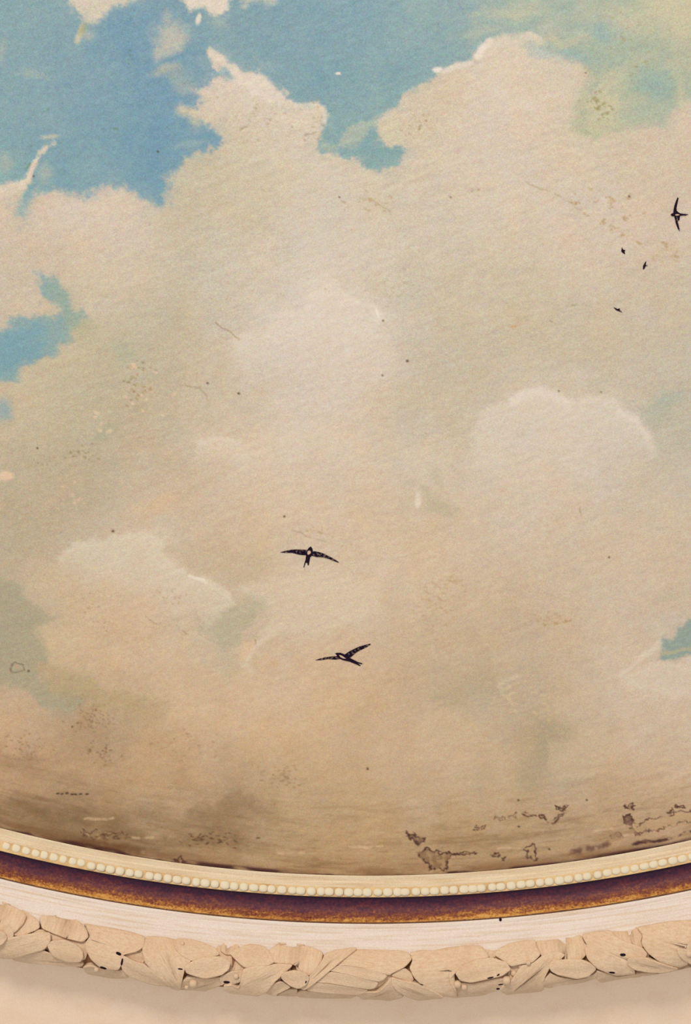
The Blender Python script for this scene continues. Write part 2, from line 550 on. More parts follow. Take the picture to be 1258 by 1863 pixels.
# broken light over the blue at the upper right
for (u, v, rx, ry, al) in ((930, 15, 60, 16, .5), (870, 60, 40, 10, .3), (1020, 75, 60, 10, .45), (1130, 60, 30, 20, .35), (1180, 20, 60, 26, .6),
                           (1240, 40, 40, 50, .7), (1110, 140, 24, 22, .65), (1095, 185, 30, 26, .75), (1130, 205, 40, 22, .6), (1060, 240, 40, 8, .5),
                           (1080, 225, 22, 12, .5), (1230, 125, 40, 14, .45), (1160, 110, 26, 16, .35), (1180, 195, 34, 20, .45), (1240, 170, 16, 30, .5)):
    B(u, v, rx, ry, (200, 188, 158), al, -12, 0.8, 14)
B(1066, 242, 22, 4, (168, 176, 140), 0.6, 10, 0.7, 6)
B(1190, 150, 26, 20, (140, 168, 166), 0.5, 0, 0.8, 10)
B(1170, 200, 40, 14, (150, 168, 154), 0.5, -15, 0.8, 10)
B(1100, 60, 34, 18, (136, 166, 172), 0.5, 0, 0.8, 12)
B(985, 90, 40, 12, (140, 168, 172), 0.6, 25, 0.8, 8)
B(1050, 105, 30, 14, (142, 168, 168), 0.5, 20, 0.8, 8)

# cloud crests
HI = (224, 209, 192)
L([(384, 100), (408, 106), (430, 122), (440, 140)], 7, (218, 200, 180), 0.8, 6)
P([(432, 122), (470, 132), (502, 160), (530, 182), (500, 185), (460, 172), (436, 150)], (222, 205, 188), 0.7, 6, 30)
P([(500, 170), (545, 185), (585, 190), (596, 206), (588, 235), (560, 240), (510, 215)], (216, 199, 178), 0.55, 5, 25)
L([(540, 188), (575, 188), (592, 202), (592, 218)], 4, (222, 206, 184), 0.6, 3)
B(795, 127, 9, 5, (228, 214, 200), 0.95, 0, 0.4, 2, 0.5)
L([(806, 130), (835, 122), (858, 118)], 5, (222, 206, 190), 0.8, 3, 0.6, 0.3)
L([(872, 104), (880, 90), (893, 78)], 7, (230, 216, 202), 0.85, 3, 0.5, 0.4)
L([(893, 80), (930, 66), (965, 66), (985, 76)], 7, (216, 200, 178), 0.6, 4)
P([(870, 100), (900, 80), (960, 68), (1005, 96), (1060, 125), (1050, 180), (980, 200), (890, 180)], (215, 198, 177), 0.4, 8, 60)
P([(540, 475), (585, 455), (615, 490), (625, 530), (600, 560), (545, 545)], (216, 201, 183), 0.35, 16)
P([(560, 540), (610, 518), (640, 534), (668, 547), (683, 562), (690, 585), (686, 608), (714, 626), (723, 650), (717, 680), (690, 702), (630, 712),
   (540, 760), (440, 700), (430, 620), (500, 575)], (222, 206, 188), 0.55, 11, 90, 12, (590, 720, 0))
L([(648, 548), (668, 549), (684, 564), (690, 584)], 6, (225, 210, 193), 0.5, 5, 0.9)
L([(684, 564), (689, 577)], 2, (234, 220, 204), 0.8, 1, 0.5, 0.4)
P([(420, 610), (450, 590), (480, 600), (500, 650), (460, 655)], (214, 198, 177), 0.35, 12)
P([(858, 790), (892, 750), (935, 722), (985, 710), (1020, 717), (1042, 738), (1064, 729), (1105, 724), (1142, 740), (1172, 765), (1187, 800),
   (1190, 834), (1170, 900), (1080, 940), (950, 940), (850, 900)], (220, 204, 185), 0.6, 9, 90, 8, (750, 890, 0))
L([(935, 732), (958, 716), (988, 711), (1018, 719), (1036, 734)], 8, (226, 212, 196), 0.6, 6, 0.9)
L([(1058, 730), (1085, 725), (1118, 728)], 6, (224, 208, 190), 0.5, 4, 0.8)
L([(1132, 750), (1158, 764), (1178, 790), (1184, 818)], 7, (226, 211, 195), 0.5, 6, 0.9)
L([(1060, 728), (1120, 715), (1160, 720), (1180, 735)], 8, (208, 192, 170), 0.4, 6, 0.9)
B(945, 786, 14, 5, (196, 184, 160), 0.4, -10, 0.7, 4)
B(1205, 745, 30, 14, (166, 172, 156), 0.55, -35, 0.9, 12)
B(1225, 720, 20, 12, (160, 172, 160), 0.45, 0, 0.9, 12)
B(1215, 800, 26, 60, (190, 180, 156), 0.5, 15, 0.9, 12)
P([(842, 850), (860, 800), (900, 790), (920, 830), (890, 860)], (214, 198, 177), 0.35, 16)
P([(352, 830), (368, 808), (398, 799), (432, 804), (452, 820), (490, 880), (400, 900), (340, 880)], (218, 200, 178), 0.5, 7, 40, 8, (806, 870, 0))
L([(364, 808), (398, 800), (432, 805)], 4, (224, 208, 188), 0.4, 3, 0.9)
B(560, 800, 70, 26, (218, 200, 176), 0.35, 0, 0.9, 14)
P([(740, 820), (790, 805), (815, 830), (820, 870), (790, 900), (755, 890)], (216, 198, 175), 0.4, 14, None, 12)
B(760, 913, 6, 14, (226, 210, 190), 0.75, 5, 0.4, 2, 0.4)
P([(770, 895), (805, 905), (830, 925), (815, 940), (780, 935)], (184, 172, 144), 0.6, 9, None, 10)
B(800, 870, 18, 12, (184, 174, 148), 0.4, 60, 0.8, 8)
# lower left cloud
P([(106, 1012), (124, 992), (180, 985), (215, 975), (262, 971), (300, 985), (308, 1015), (345, 1046), (385, 1060), (417, 1085), (430, 1100), (400, 1120),
   (340, 1150), (250, 1120), (170, 1080), (100, 1050)], (219, 202, 178), 0.65, 7, 60, 10, (958, 1020, 0.32))
L([(346, 1049), (366, 1055), (376, 1062)], 3, (230, 214, 192), 0.9, 1, 0.5, 0.5)
L([(380, 1062), (405, 1072), (415, 1084)], 6, (222, 204, 180), 0.5, 4)
P([(300, 1000), (340, 990), (420, 1000), (480, 1010), (490, 1040), (430, 1070), (390, 1050), (345, 1035), (315, 1015)], (192, 170, 138), 0.45, 10, 40)
P([(365, 1136), (410, 1104), (470, 1092), (492, 1108), (455, 1140), (432, 1172), (420, 1190), (396, 1165)], (178, 169, 141), 0.65, 10, None, 12)
P([(396, 1190), (420, 1180), (440, 1200), (425, 1225), (405, 1215)], (186, 172, 142), 0.4, 12)
P([(430, 1085), (452, 1068), (510, 1060), (560, 1042), (620, 1048), (690, 1072), (690, 1110), (600, 1150), (520, 1160), (470, 1190), (452, 1222),
   (440, 1195), (492, 1125), (470, 1100)], (217, 197, 170), 0.5, 10, 50, 10)
P([(425, 1185), (446, 1170), (468, 1172), (460, 1195), (440, 1200)], (220, 184, 148), 0.6, 7)
L([(452, 1198), (475, 1172), (510, 1140)], 5, (220, 200, 176), 0.4, 5)
P([(-160, 1080), (-60, 1050), (20, 1062), (45, 1066), (58, 1090), (100, 1118), (70, 1134), (72, 1168), (96, 1190), (88, 1216), (62, 1214), (70, 1236), (128, 1266),
   (160, 1282), (108, 1300), (44, 1256), (-60, 1240), (-170, 1180)], (165, 157, 131), 0.7, 9, None, 9)
P([(50, 1025), (110, 1025), (140, 1060), (110, 1090), (62, 1068)], (212, 184, 148), 0.35, 12)
P([(72, 1140), (120, 1130), (150, 1160), (140, 1220), (98, 1215), (90, 1185)], (213, 186, 148), 0.4, 9, 50)
P([(65, 1225), (100, 1215), (160, 1240), (260, 1265), (240, 1290), (180, 1295), (120, 1272)], (176, 156, 116), 0.45, 10, None, 12)
P([(240, 1275), (290, 1265), (300, 1300), (260, 1330), (200, 1320)], (174, 154, 116), 0.35, 14, None, 14)
B(40, 985, 46, 40, (178, 168, 141), 0.35, 0, 0.9, 14)
# right side
P([(1330, 1120), (1300, 1128), (1262, 1138), (1240, 1146), (1226, 1168), (1208, 1166), (1216, 1184), (1196, 1204), (1224, 1206), (1262, 1194), (1310, 1180)],
  (142, 158, 148), 0.9, 6, None, 8)
L([(1210, 1190), (1240, 1184), (1290, 1180)], 3, (188, 176, 140), 0.7, 4)
L([(1128, 1226), (1162, 1200), (1205, 1172)], 5, (220, 203, 183), 0.6, 4, 0.9, 0.2)
P([(1122, 1232), (1165, 1214), (1215, 1210), (1262, 1198), (1330, 1180), (1400, 1230), (1330, 1290), (1210, 1262), (1140, 1250)], (217, 199, 177), 0.6, 7, 45)
P([(1170, 1090), (1220, 1078), (1300, 1080), (1300, 1100), (1200, 1100)], (190, 178, 152), 0.4, 8, None, 10)
P([(790, 1270), (830, 1230), (900, 1225), (920, 1260), (860, 1300), (820, 1300)], (176, 161, 131), 0.45, 14, None, 14)
P([(762, 1320), (790, 1296), (830, 1300), (858, 1322), (868, 1345), (925, 1378), (900, 1440), (800, 1430), (740, 1370)], (206, 180, 148), 0.5, 8, 60, 10, (1050, 1130, 0.32))
L([(1000, 1330), (995, 1365), (985, 1400), (965, 1420)], 20, (165, 152, 125), 0.5, 10, 0.9)
B(1000, 1340, 50, 22, (172, 156, 126), 0.45, -10, 0.9, 12)
P([(998, 1388), (1010, 1352), (1040, 1346), (1080, 1328), (1130, 1350), (1080, 1410), (1020, 1410)], (204, 179, 148), 0.55, 7, 40)
L([(915, 1262), (906, 1248), (918, 1235), (940, 1228)], 4, (206, 188, 158), 0.5, 3)
# left blue pool
P([(-120, 600), (-60, 588), (0, 602), (18, 578), (60, 570), (95, 574), (108, 562), (84, 532), (68, 500), (108, 520), (128, 545), (156, 570), (150, 588), (120, 606),
   (92, 645), (52, 660), (40, 686), (8, 696), (-70, 700), (-130, 650)], (126, 158, 162), 0.8, 9, None, 10)
P([(-100, 610), (0, 606), (20, 590), (70, 582), (90, 600), (70, 640), (30, 670), (-90, 690)], (114, 154, 168), 0.6, 12, None, 10)
B(120, 550, 18, 30, (150, 164, 146), 0.6, -35, 0.8, 10)
B(148, 592, 26, 22, (172, 168, 132), 0.6, 0, 0.9, 12)
B(75, 610, 24, 8, (150, 166, 158), 0.4, -25, 0.8, 8)
B(8, 745, 12, 20, (130, 160, 168), 0.65, 0, 0.8, 6)
B(220, 640, 30, 16, (170, 172, 148), 0.5, 0, 0.9, 12)
B(195, 790, 24, 14, (170, 166, 142), 0.55, -20, 0.9, 10)
B(12, 866, 12, 8, (220, 188, 160), 0.95, 0, 0.35, 2, 0.5)
L([(-30, 868), (12, 868)], 6, (220, 188, 160), 0.8, 2)
B(290, 925, 50, 14, (216, 180, 144), 0.5, -15, 0.9, 10)
L([(250, 940), (350, 890), (420, 850)], 3, (190, 168, 136), 0.2, 8)
L([(190, 700), (260, 690), (330, 660)], 6, (176, 170, 148), 0.3, 8)

# the smoky lower border: streaks that follow the frame
V2 = GV + 1.9e-4 * (GU - 690.0) ** 2
win = window(U0, 1280, U1, V1)
x, y2 = GU[win], V2[win]
st = fbm(x, y2, 9, 4, 41, 0.6, 9.0)
st2 = fbm(x, y2, 3.6, 2, 43, 0.6, 7.0)
m = sstep(1380, 1560, y2)
lay(win, (126, 96, 64), m * np.clip(0.34 * sstep(0.05, 0.7, st) + 0.22 * sstep(0.15, 0.7, st2), 0, 1))
lay(win, (206, 176, 134), m * 0.4 * sstep(0.2, 0.8, -st))
sm = fbm(x, y2, 60, 3, 45, 0.55, 2.5)
smw = 0.62 * sstep(1450, 1560, y2) * sstep(520, 250, x) + 0.06 * sstep(1450, 1590, y2)
lay(win, (112, 88, 62), smw * sstep(-0.1, 0.7, sm))
ed = 1592.0 - y2
lay(win, (112, 74, 46), 0.5 * sstep(26, 2, ed) * sstep(-0.5, 0.4, fbm(x, y2, 14, 3, 47, 0.6, 5.0)))
lay(win, (70, 40, 40), 0.85 * sstep(7, 1, ed) * sstep(-0.15, 0.3, fbm(x, y2, 14, 3, 48, 0.6, 4.0)))
lay(win, (66, 38, 40), 0.8 * sstep(10, 3, ed) * sstep(1000, 1100, x) * sstep(-0.4, 0.3, fbm(x, y2, 14, 3, 49, 0.6, 4.0)))
for (u, v, rx, ry, al) in ((90, 1498, 90, 22, .45), (30, 1478, 60, 14, .3), (380, 1490, 70, 18, .5), (460, 1475, 60, 14, .35), (400, 1532, 60, 16, .5),
                           (330, 1540, 40, 12, .4), (230, 1500, 40, 10, .3), (170, 1340, 60, 40, .2), (40, 1380, 60, 20, .25)):
    B(u, v, rx, ry, (118, 94, 64), al * 0.75, 6, 0.95, 18)
for (u, v, w) in ((540, 1550, 34), (680, 1540, 16), (650, 1540, 14), (925, 1543, 18), (260, 1522, 20), (180, 1490, 26), (1100, 1510, 18), (1150, 1520, 14)):
    L([(u - w, v + 1), (u, v), (u + w, v - 1)], 2.2, (216, 184, 146), 0.6, 3, 0.7, 0.2, 0.6)


# flaked plaster: recessed, with the dark torn edge of the paint film around it
def flake(pts, fill=(150, 122, 92), fa=0.5, out=(76, 50, 42), w=1.25, wa=0.9, depth=0.7, warp=9, grit=0.5):
    us = [p[0] for p in pts]
    vs = [p[1] for p in pts]
    win = window(min(us) - 12, min(vs) - 12, max(us) + 12, max(vs) + 12)
    wx = fbm(GU[win], GV[win], 11, 3, 61, 0.7)
    wy = fbm(GU[win], GV[win], 11, 3, 62, 0.7)
    d = seg_dist(GU[win] + warp * wx, GV[win] + warp * wy, pts, True)
    ins = sstep(1.2, -1.2, d)
    n = fbm(GU[win], GV[win], 6, 2, 63)
    lay(win, fill, fa * ins)
    lay(win, (196, 162, 120), grit * ins * sstep(0.0, 0.5, n))
    lay(win, out, wa * sstep(w + 0.9, w - 0.9, np.abs(d)) * sstep(-0.75, -0.2, fbm(GU[win], GV[win], 14, 2, 64)))
    REL[win] -= depth * ins


flake([(739, 1517), (752, 1521), (773, 1524), (770, 1533), (759, 1536), (748, 1527)], (122, 92, 70), 0.7)
flake([(763, 1552), (773, 1545), (793, 1547), (828, 1553), (823, 1560), (815, 1567), (813, 1580), (803, 1585), (783, 1582), (778, 1567), (765, 1560)],
      (140, 108, 80), 0.8)
flake([(828, 1553), (850, 1548), (866, 1553), (858, 1556), (840, 1555)], (150, 118, 86), 0.4, w=1.2)
flake([(955, 1547), (970, 1534), (972, 1552), (976, 1562), (959, 1563), (962, 1552)], (178, 146, 108), 0.5)
flake([(995, 1495), (1012, 1490), (1028, 1477), (1028, 1486), (1011, 1496), (1000, 1499)], (170, 140, 104), 0.5)
flake([(1013, 1468), (1036, 1465), (1029, 1470), (1016, 1472)], (170, 140, 104), 0.5, w=1.2)
flake([(902, 1485), (918, 1484), (922, 1490), (910, 1494)], (184, 150, 112), 0.5, w=1.0, wa=0.6)
flake([(862, 1508), (876, 1505), (887, 1503), (884, 1509), (870, 1510)], (184, 150, 112), 0.5, w=1.0, wa=0.7)
flake([(925, 1486), (940, 1482), (942, 1487), (930, 1490)], (184, 150, 112), 0.4, w=1.0, wa=0.6)
flake([(954, 1480), (968, 1481), (972, 1485), (962, 1487)], (160, 126, 92), 0.5, w=1.1)
flake([(980, 1486), (990, 1484), (993, 1488), (984, 1490)], (150, 112, 84), 0.6, w=1.2)
flake([(1133, 1486), (1146, 1484), (1155, 1494), (1150, 1500), (1140, 1498)], (104, 76, 66), 0.8, w=1.6, grit=0.3)
flake([(1138, 1464), (1158, 1465), (1153, 1473), (1146, 1472)], (150, 120, 92), 0.6, w=1.3)
flake([(1234, 1468), (1242, 1464), (1247, 1469), (1239, 1473)], (150, 118, 92), 0.6, w=1.3)
flake([(1216, 1474), (1224, 1472), (1226, 1476), (1218, 1477)], (140, 108, 84), 0.6, w=1.3)
flake([(1152, 1500), (1172, 1497), (1194, 1490), (1214, 1482), (1260, 1478), (1320, 1470), (1320, 1488), (1262, 1494), (1232, 1498), (1200, 1507), (1178, 1513),
       (1158, 1518), (1148, 1508)], (194, 162, 124), 0.55, w=1.2, wa=0.75, grit=0.3)
flake([(1108, 1520), (1128, 1516), (1138, 1522), (1120, 1528)], (148, 114, 84), 0.4, w=1.0, wa=0.5)
flake([(893, 1552), (908, 1550), (910, 1556), (900, 1558)], (130, 98, 76), 0.6, w=1.2)
flake([(912, 1560), (922, 1562), (920, 1567), (914, 1566)], (110, 80, 66), 0.6, w=1.2)
flake([(150, 1514), (166, 1516), (174, 1511), (196, 1514), (222, 1517), (218, 1522), (206, 1526), (176, 1528), (152, 1521)], (152, 120, 84), 0.35, w=1.1, wa=0.6)
flake([(322, 1564), (332, 1561), (334, 1568), (324, 1570)], (120, 88, 60), 0.5, w=1.2)
flake([(18, 1220), (22, 1210), (30, 1205), (43, 1209), (44, 1218), (34, 1223), (24, 1223)], (176, 164, 138), 0.3, (112, 100, 84), 1.0, 0.7, 0.4, 5)
L([(150, 1530), (190, 1538), (230, 1541), (262, 1546)], 7, (104, 70, 46), 0.6, 5, 0.8, 0, 0.5)
L([(1040, 1548), (1075, 1545), (1110, 1538)], 5, (84, 52, 48), 0.6, 5, 0.8, 0, 0.6)
L([(1150, 1536), (1200, 1526), (1262, 1512)], 2.4, (64, 38, 42), 0.8, 4, 0.6, 0, 0.4)
# fine cracks and scratches
for pts, al in ((((392, 588), (410, 600), (438, 618)), .6), (((330, 698), (365, 706), (378, 720), (380, 740)), .35), (((1060, 922), (1061, 940)), .5),
                (((265, 1122), (285, 1134)), .4), (((320, 1134), (335, 1148), (350, 1155)), .4), (((530, 965), (560, 975), (595, 985)), .35),
                (((680, 360), (700, 375), (712, 385)), .35), (((960, 330), (1010, 350), (1060, 380)), .3), (((400, 375), (420, 368)), .35),
                (((530, 218), (534, 232), (528, 240)), .5), (((556, 248), (575, 240)), .4), (((440, 236), (455, 232)), .4), (((435, 260), (450, 257)), .4),
                (((1041, 555), (1046, 557), (1051, 554)), .8), (((1003, 582), (1008, 584)), .6), (((462, 1165), (466, 1175)), .5)):
    L(list(pts), 1.1, (142, 118, 84), al, 4, 0.7, -0.3, 0.6)

# pits, crumbs and retouchings
rs = np.random.default_rng(5)


def specks(u, v, ru, rv, n, col, smin, smax, al, relief=0.0, el=1.5):
    for _ in range(n):
        a_ = rs.normal(0, 0.5)
        b_ = rs.normal(0, 0.5)
        s_ = rs.uniform(smin, smax)
        B(u + a_ * ru, v + b_ * rv, s_ * el, s_, col, al * rs.uniform(0.5, 1), rs.uniform(-40, 40), 0.5, 2, relief)


TAN = (152, 130, 94)
PINK = (222, 190, 160)
specks(250, 695, 26, 44, 40, TAN, 1.2, 2.2, .8, -.3)
specks(262, 720, 40, 40, 14, PINK, 1.5, 3, .8, .3)
specks(245, 665, 14, 10, 6, PINK, 2, 4, .7, .3)
specks(180, 770, 20, 30, 8, PINK, 2, 4, .8, .3)
specks(150, 825, 30, 24, 24, TAN, 1, 2, .7, -.3)
specks(85, 825, 40, 24, 10, TAN, 1, 2, .7, -.3)
specks(130, 905, 30, 20, 12, PINK, 1.5, 3, .7, .2)
specks(300, 860, 90, 50, 18, PINK, 1, 2.5, .5, .2)
specks(460, 230, 110, 60, 26, TAN, 1, 2.2, .5, -.2)
specks(575, 220, 20, 40, 16, TAN, 1, 2, .5, -.2)
specks(760, 225, 30, 20, 26, TAN, 1, 2, .45, -.2)
specks(670, 370, 50, 25, 12, (168, 142, 100), 1.2, 2.4, .6, -.2, 2)
specks(860, 345, 20, 15, 8, TAN, 1, 2, .5, -.2)
specks(1090, 190, 24, 30, 36, (150, 136, 92), 1.2, 2.4, .7, -.3)
specks(1130, 60, 40, 40, 18, (156, 146, 104), 1, 2.2, .6, -.2)
specks(1170, 110, 60, 60, 22, (160, 150, 110), 1, 2.2, .5, -.2)
specks(1100, 370, 60, 25, 18, (172, 144, 100), 1.2, 2.2, .6, -.2)
for (u, v) in ((1139, 398), (1120, 417), (1134, 427), (1098, 404), (1163, 443), (1112, 365), (1048, 368), (1147, 356), (1212, 444), (1233, 466)):
    specks(u, v, 8, 6, 7, (170, 142, 96), 1.2, 2.2, .6, -.2)
specks(1215, 470, 30, 20, 16, (186, 156, 112), 1.5, 3, .5, 0)
specks(938, 596, 8, 3, 3, (196, 150, 100), 1.5, 2.5, .8, 0)
specks(720, 525, 40, 30, 26, (176, 160, 128), 1.5, 3, .4, 0)
specks(640, 1010, 40, 30, 12, (190, 158, 116), 1, 2, .5, -.2)
specks(790, 1100, 34, 40, 90, (180, 150, 112), .8, 1.6, .55, -.35, 2.4)
specks(830, 1060, 40, 30, 26, (178, 148, 110), 1, 2, .5, -.3, 2.2)
specks(1000, 1130, 40, 16, 30, (172, 142, 104), 1, 2, .6, -.2, 2)
specks(960, 1275, 60, 40, 60, (212, 184, 146), 1.0, 2.2, .65, .3, 2.2)
specks(1000, 1320, 46, 30, 30, (206, 178, 138), 1.0, 2.0, .6, .3, 2)
specks(925, 1255, 16, 22, 10, (214, 190, 152), 1.5, 3, .7, .3, 2)
specks(870, 1318, 20, 10, 6, (214, 182, 138), 2, 3, .7, .3, 2)
specks(165, 1305, 34, 34, 90, (126, 100, 70), .8, 1.5, .6, -.4)
specks(180, 1370, 30, 24, 30, (118, 92, 66), 1, 1.9, .6, -.4)
specks(50, 1360, 40, 34, 50, (140, 108, 76), 1, 2, .5, -.3)
specks(330, 1350, 60, 50, 30, (150, 122, 88), 1, 2, .5, -.3)
specks(510, 1410, 40, 24, 50, (150, 122, 86), 1, 2, .5, -.3, 2)
specks(175, 1125, 30, 40, 16, (166, 136, 98), 1, 1.8, .6, -.3)
specks(310, 1085, 30, 16, 16, (176, 150, 112), 1, 2, .5, -.2)
specks(210, 1080, 30, 30, 10, (226, 204, 168), 1, 2, .6, .2)
specks(565, 965, 30, 8, 12, (172, 144, 104), 1, 1.8, .6, -.2, 2)
specks(1010, 950, 60, 30, 24, (190, 160, 120), 1, 2, .4, -.2)
specks(1120, 290, 60, 40, 18, (186, 164, 126), 1, 2, .4, -.2)
specks(840, 740, 200, 140, 26, (180, 162, 126), 1, 2, .4, -.2)
specks(450, 470, 200, 140, 30, (176, 160, 122), 1, 2, .4, -.2)
specks(380, 1530, 60, 14, 40, (86, 62, 44), 1, 1.8, .7, -.3, 2.4)
specks(200, 1520, 30, 8, 24, (92, 64, 44), 1, 1.8, .7, -.3, 2.4)
specks(210, 236, 14, 4, 8, (104, 130, 110), 1.2, 2.2, .7, -.2)
specks(238, 96, 6, 14, 6, (110, 134, 116), 1.2, 2, .7, -.2)
specks(80, 200, 14, 8, 5, (108, 134, 120), 1, 2, .6, -.2)
for k in range(7):
    B(106 + k * 8.6 + rs.uniform(-2, 2), 1445 + rs.uniform(-1.5, 1.5), 3.2, 1.5, (70, 50, 40), .85, rs.uniform(-20, 20), .5, 1, -.4)
for (u, v, s) in ((61, 321, 1.8), (205, 967, 2.2), (52, 1221, 1.9), (131, 1322, 1.6), (669, 1400, 2.0), (1109, 1014, 1.6), (742, 657, 2.2), (288, 276, 1.6),
                  (68, 815, 1.6), (518, 940, 1.8), (697, 584, 1.5), (1018, 711, 1.4), (1095, 713, 1.4), (378, 698, 1.6), (618, 358, 1.5), (1066, 133, 1.3),
                  (696, 682, 1.7), (434, 716, 2.0), (820, 358, 1.6), (1146, 357, 1.8), (943, 1456, 1.8), (1068, 1456, 1.7), (944, 1503, 2.0), (1000, 1544, 1.8)):
    B(u, v, s * 1.2, s, (88, 70, 52), .9, rs.uniform(-40, 40), .5, 1, -.3)

IMG = np.clip(IMG, 0, 255)

# ---- lay the drawing on the ceiling: dense where it is seen, coarse beyond
def axis(lo_, hi_, step, far_lo, far_hi):
    a = list(np.arange(lo_, hi_, step))
    s = step
    q = hi_
    while q < far_hi:
        a.append(q)
        s = min(s * 1.12, 0.25)
        q += s
    s = step
    q = lo_ - step
    b = []
    while q > far_lo:
        b.append(q)
        s = min(s * 1.12, 0.25)
        q -= s
    return np.array(b[::-1] + a)


XS = axis(-1.10, 1.10, 0.00265, CX - R0 - 0.1, CX + R0 + 0.1)
YS = axis(0.54, 2.78, 0.0029, CY - R0 - 0.1, 2.7801)
YS = np.concatenate([YS[YS < 2.78], np.arange(2.78, CY + R0 + 0.03, 0.0020)])
PX, PY = np.meshgrid(XS, YS)
DU, DV = design_uv(PX, PY)
fx = np.clip((DU - U0) / STEP, 0, NW - 1.01)
fy = np.clip((DV - V0) / STEP, 0, NH - 1.01)
ji = fx.astype(int)
ii = fy.astype(int)
fx = (fx - ji)
fy = (fy - ii)


def sample(A):
    ex = fx[..., None] if A.ndim == 3 else fx
    ey = fy[..., None] if A.ndim == 3 else fy
    return (A[ii, ji] * (1 - ex) + A[ii, ji + 1] * ex) * (1 - ey) + (A[ii + 1, ji] * (1 - ex) + A[ii + 1, ji + 1] * ex) * ey


RGB = sample(IMG)
far = np.maximum(np.maximum(U0 - DU, DU - U1), V0 - DV)
wfar = sstep(-150, 400, far)[..., None]
cloud_far = np.array([203, 187, 161]) + 7 * fbm(PX * 700, PY * 700, 300, 5, 88)[..., None] * np.array([1, 1, .8])
blue_far = np.array([126, 156, 166]) + 8 * fbm(PX * 700, PY * 700, 120, 4, 89)[..., None]
bm = sstep(0.0, 0.14, fbm(PX * 700, PY * 700, 520, 5, 90))[..., None]
RGB = RGB * (1 - wfar) + (cloud_far * (1 - bm) + blue_far * bm) * wfar
ZZ = ZP - sample(REL) * 0.001 - 0.0006 * fbm(PX * 650, PY * 650, 120, 4, 71)
ny, nx = PX.shape
co = np.stack([PX, PY, ZZ], -1).reshape(-1, 3).astype(np.float32)
idx = np.arange(ny * nx).reshape(ny, nx)
q = np.stack([idx[:-1, :-1], idx[1:, :-1], idx[1:, 1:], idx[:-1, 1:]], -1).reshape(-1, 4)
rad = np.hypot(PX - CX, PY - CY)
keep = (rad[:-1, :-1] < R0 + 0.012).reshape(-1)
q = q[keep]
used = np.zeros(ny * nx, bool)
used[q.ravel()] = True
remap = np.cumsum(used) - 1
q = remap[q]
co = co[used]
lc = np.ones((len(co), 4), np.float32)
lc[:, :3] = lin(RGB.reshape(-1, 3)[used])
me = bpy.data.meshes.new('ceiling_painting')
me.vertices.add(len(co))
me.vertices.foreach_set('co', co.ravel())
me.loops.add(q.size)
me.loops.foreach_set('vertex_index', q.ravel().astype(np.int32))
me.polygons.add(len(q))
me.polygons.foreach_set('loop_start', np.arange(0, q.size, 4, dtype=np.int32))
me.polygons.foreach_set('loop_total', np.full(len(q), 4, np.int32))
me.update(calc_edges=True)
me.polygons.foreach_set('use_smooth', np.ones(len(q), bool))
at_ = me.color_attributes.new('paint', 'FLOAT_COLOR', 'POINT')
at_.data.foreach_set('color', lc.ravel())
me.materials.append(M_PAINT)
painting = bpy.data.objects.new('ceiling_painting', me)
COL.objects.link(painting)
tag(painting, 'weathered ceiling painting of cream clouds with patches of blue sky', 'painting', None, 'thing')

# ------------------------------------------------------------------ the round frame
frame = bpy.data.objects.new('plaster_frame', None)
frame.location = (CX, CY, ZP)
frame.empty_display_size = 0.2
COL.objects.link(frame)
tag(frame, 'curved cream plaster frame with bead row, gilded cove and leaf garland around the painting', 'frame', None, 'thing')
RC, HC, RT = 0.235, 0.150, 0.067     # the garland's half-round core


def lathe(name, prof, mat, parent, nseg=720, norm_v=False, closed_full=True):
    """turn a profile (r outward, h downward) about the centre of the round field"""
    prof = [np.array(p, float) for p in prof]
    L_ = [0.0]
    for a_, b_ in zip(prof[:-1], prof[1:]):
        L_.append(L_[-1] + float(np.linalg.norm(b_ - a_)))
    verts = []
    uvv = []
    for i in range(nseg):
        ph = 2 * math.pi * i / nseg + math.pi        # the seam lies behind the camera
        for (r, h), l in zip(prof, L_):
            verts.append(((R0 + r) * math.sin(ph), (R0 + r) * math.cos(ph), -h))
    n = len(prof)
    faces = []
    for i in range(nseg):
        k = (i + 1) % nseg
        for j in range(n - 1):
            faces.append((i * n + j, k * n + j, k * n + j + 1, i * n + j + 1))
            u0 = R0 * 2 * math.pi * i / nseg
            u1 = R0 * 2 * math.pi * (i + 1) / nseg
            s = 1.0 / L_[-1] if norm_v else 1.0
            uvv += [u0, L_[j] * s, u1, L_[j] * s, u1, L_[j + 1] * s, u0, L_[j + 1] * s]
    o = mesh_obj(name, verts, faces, mat, parent)
    uv = o.data.uv_layers.new(name='UVMap')
    uv.data.foreach_set('uv', uvv)
    return o


def sharp(o, deg=35):
    o.data.set_sharp_from_angle(angle=math.radians(deg))


strip = lathe('inner_strip', [(0.010, 0.0026), (-0.004, 0.0026), (-0.003, 0.0042), (0.0, 0.0056), (0.006, 0.0068), (0.013, 0.0095), (0.0145, 0.0125), (0.022, 0.0165), (0.029, 0.021)],
              M_STRIP, frame)
bed = lathe('bead_moulding', [(0.027, 0.020), (0.029, 0.0255), (0.034, 0.030), (0.0405, 0.0345), (0.0432, 0.0372), (0.0440, 0.0402), (0.0462, 0.0418), (0.0480, 0.0405), (0.0475, 0.0370)], M_BED, frame)
sharp(strip)
sharp(bed)
cv = [(0.045, 0.0365), (0.055, 0.0375)]
for k in range(1, 11):
    t = k / 10.0
    a_, b_, c_ = np.array((0.055, 0.0375)), np.array((0.094, 0.048)), np.array((0.1005, 0.103))
    cv.append(tuple((1 - t) ** 2 * a_ + 2 * t * (1 - t) * b_ + t * t * c_))
cove = lathe('gilded_cove', cv, M_COVE, frame, norm_v=True)
cove['label'] = 'dark purple cove with gold edge'
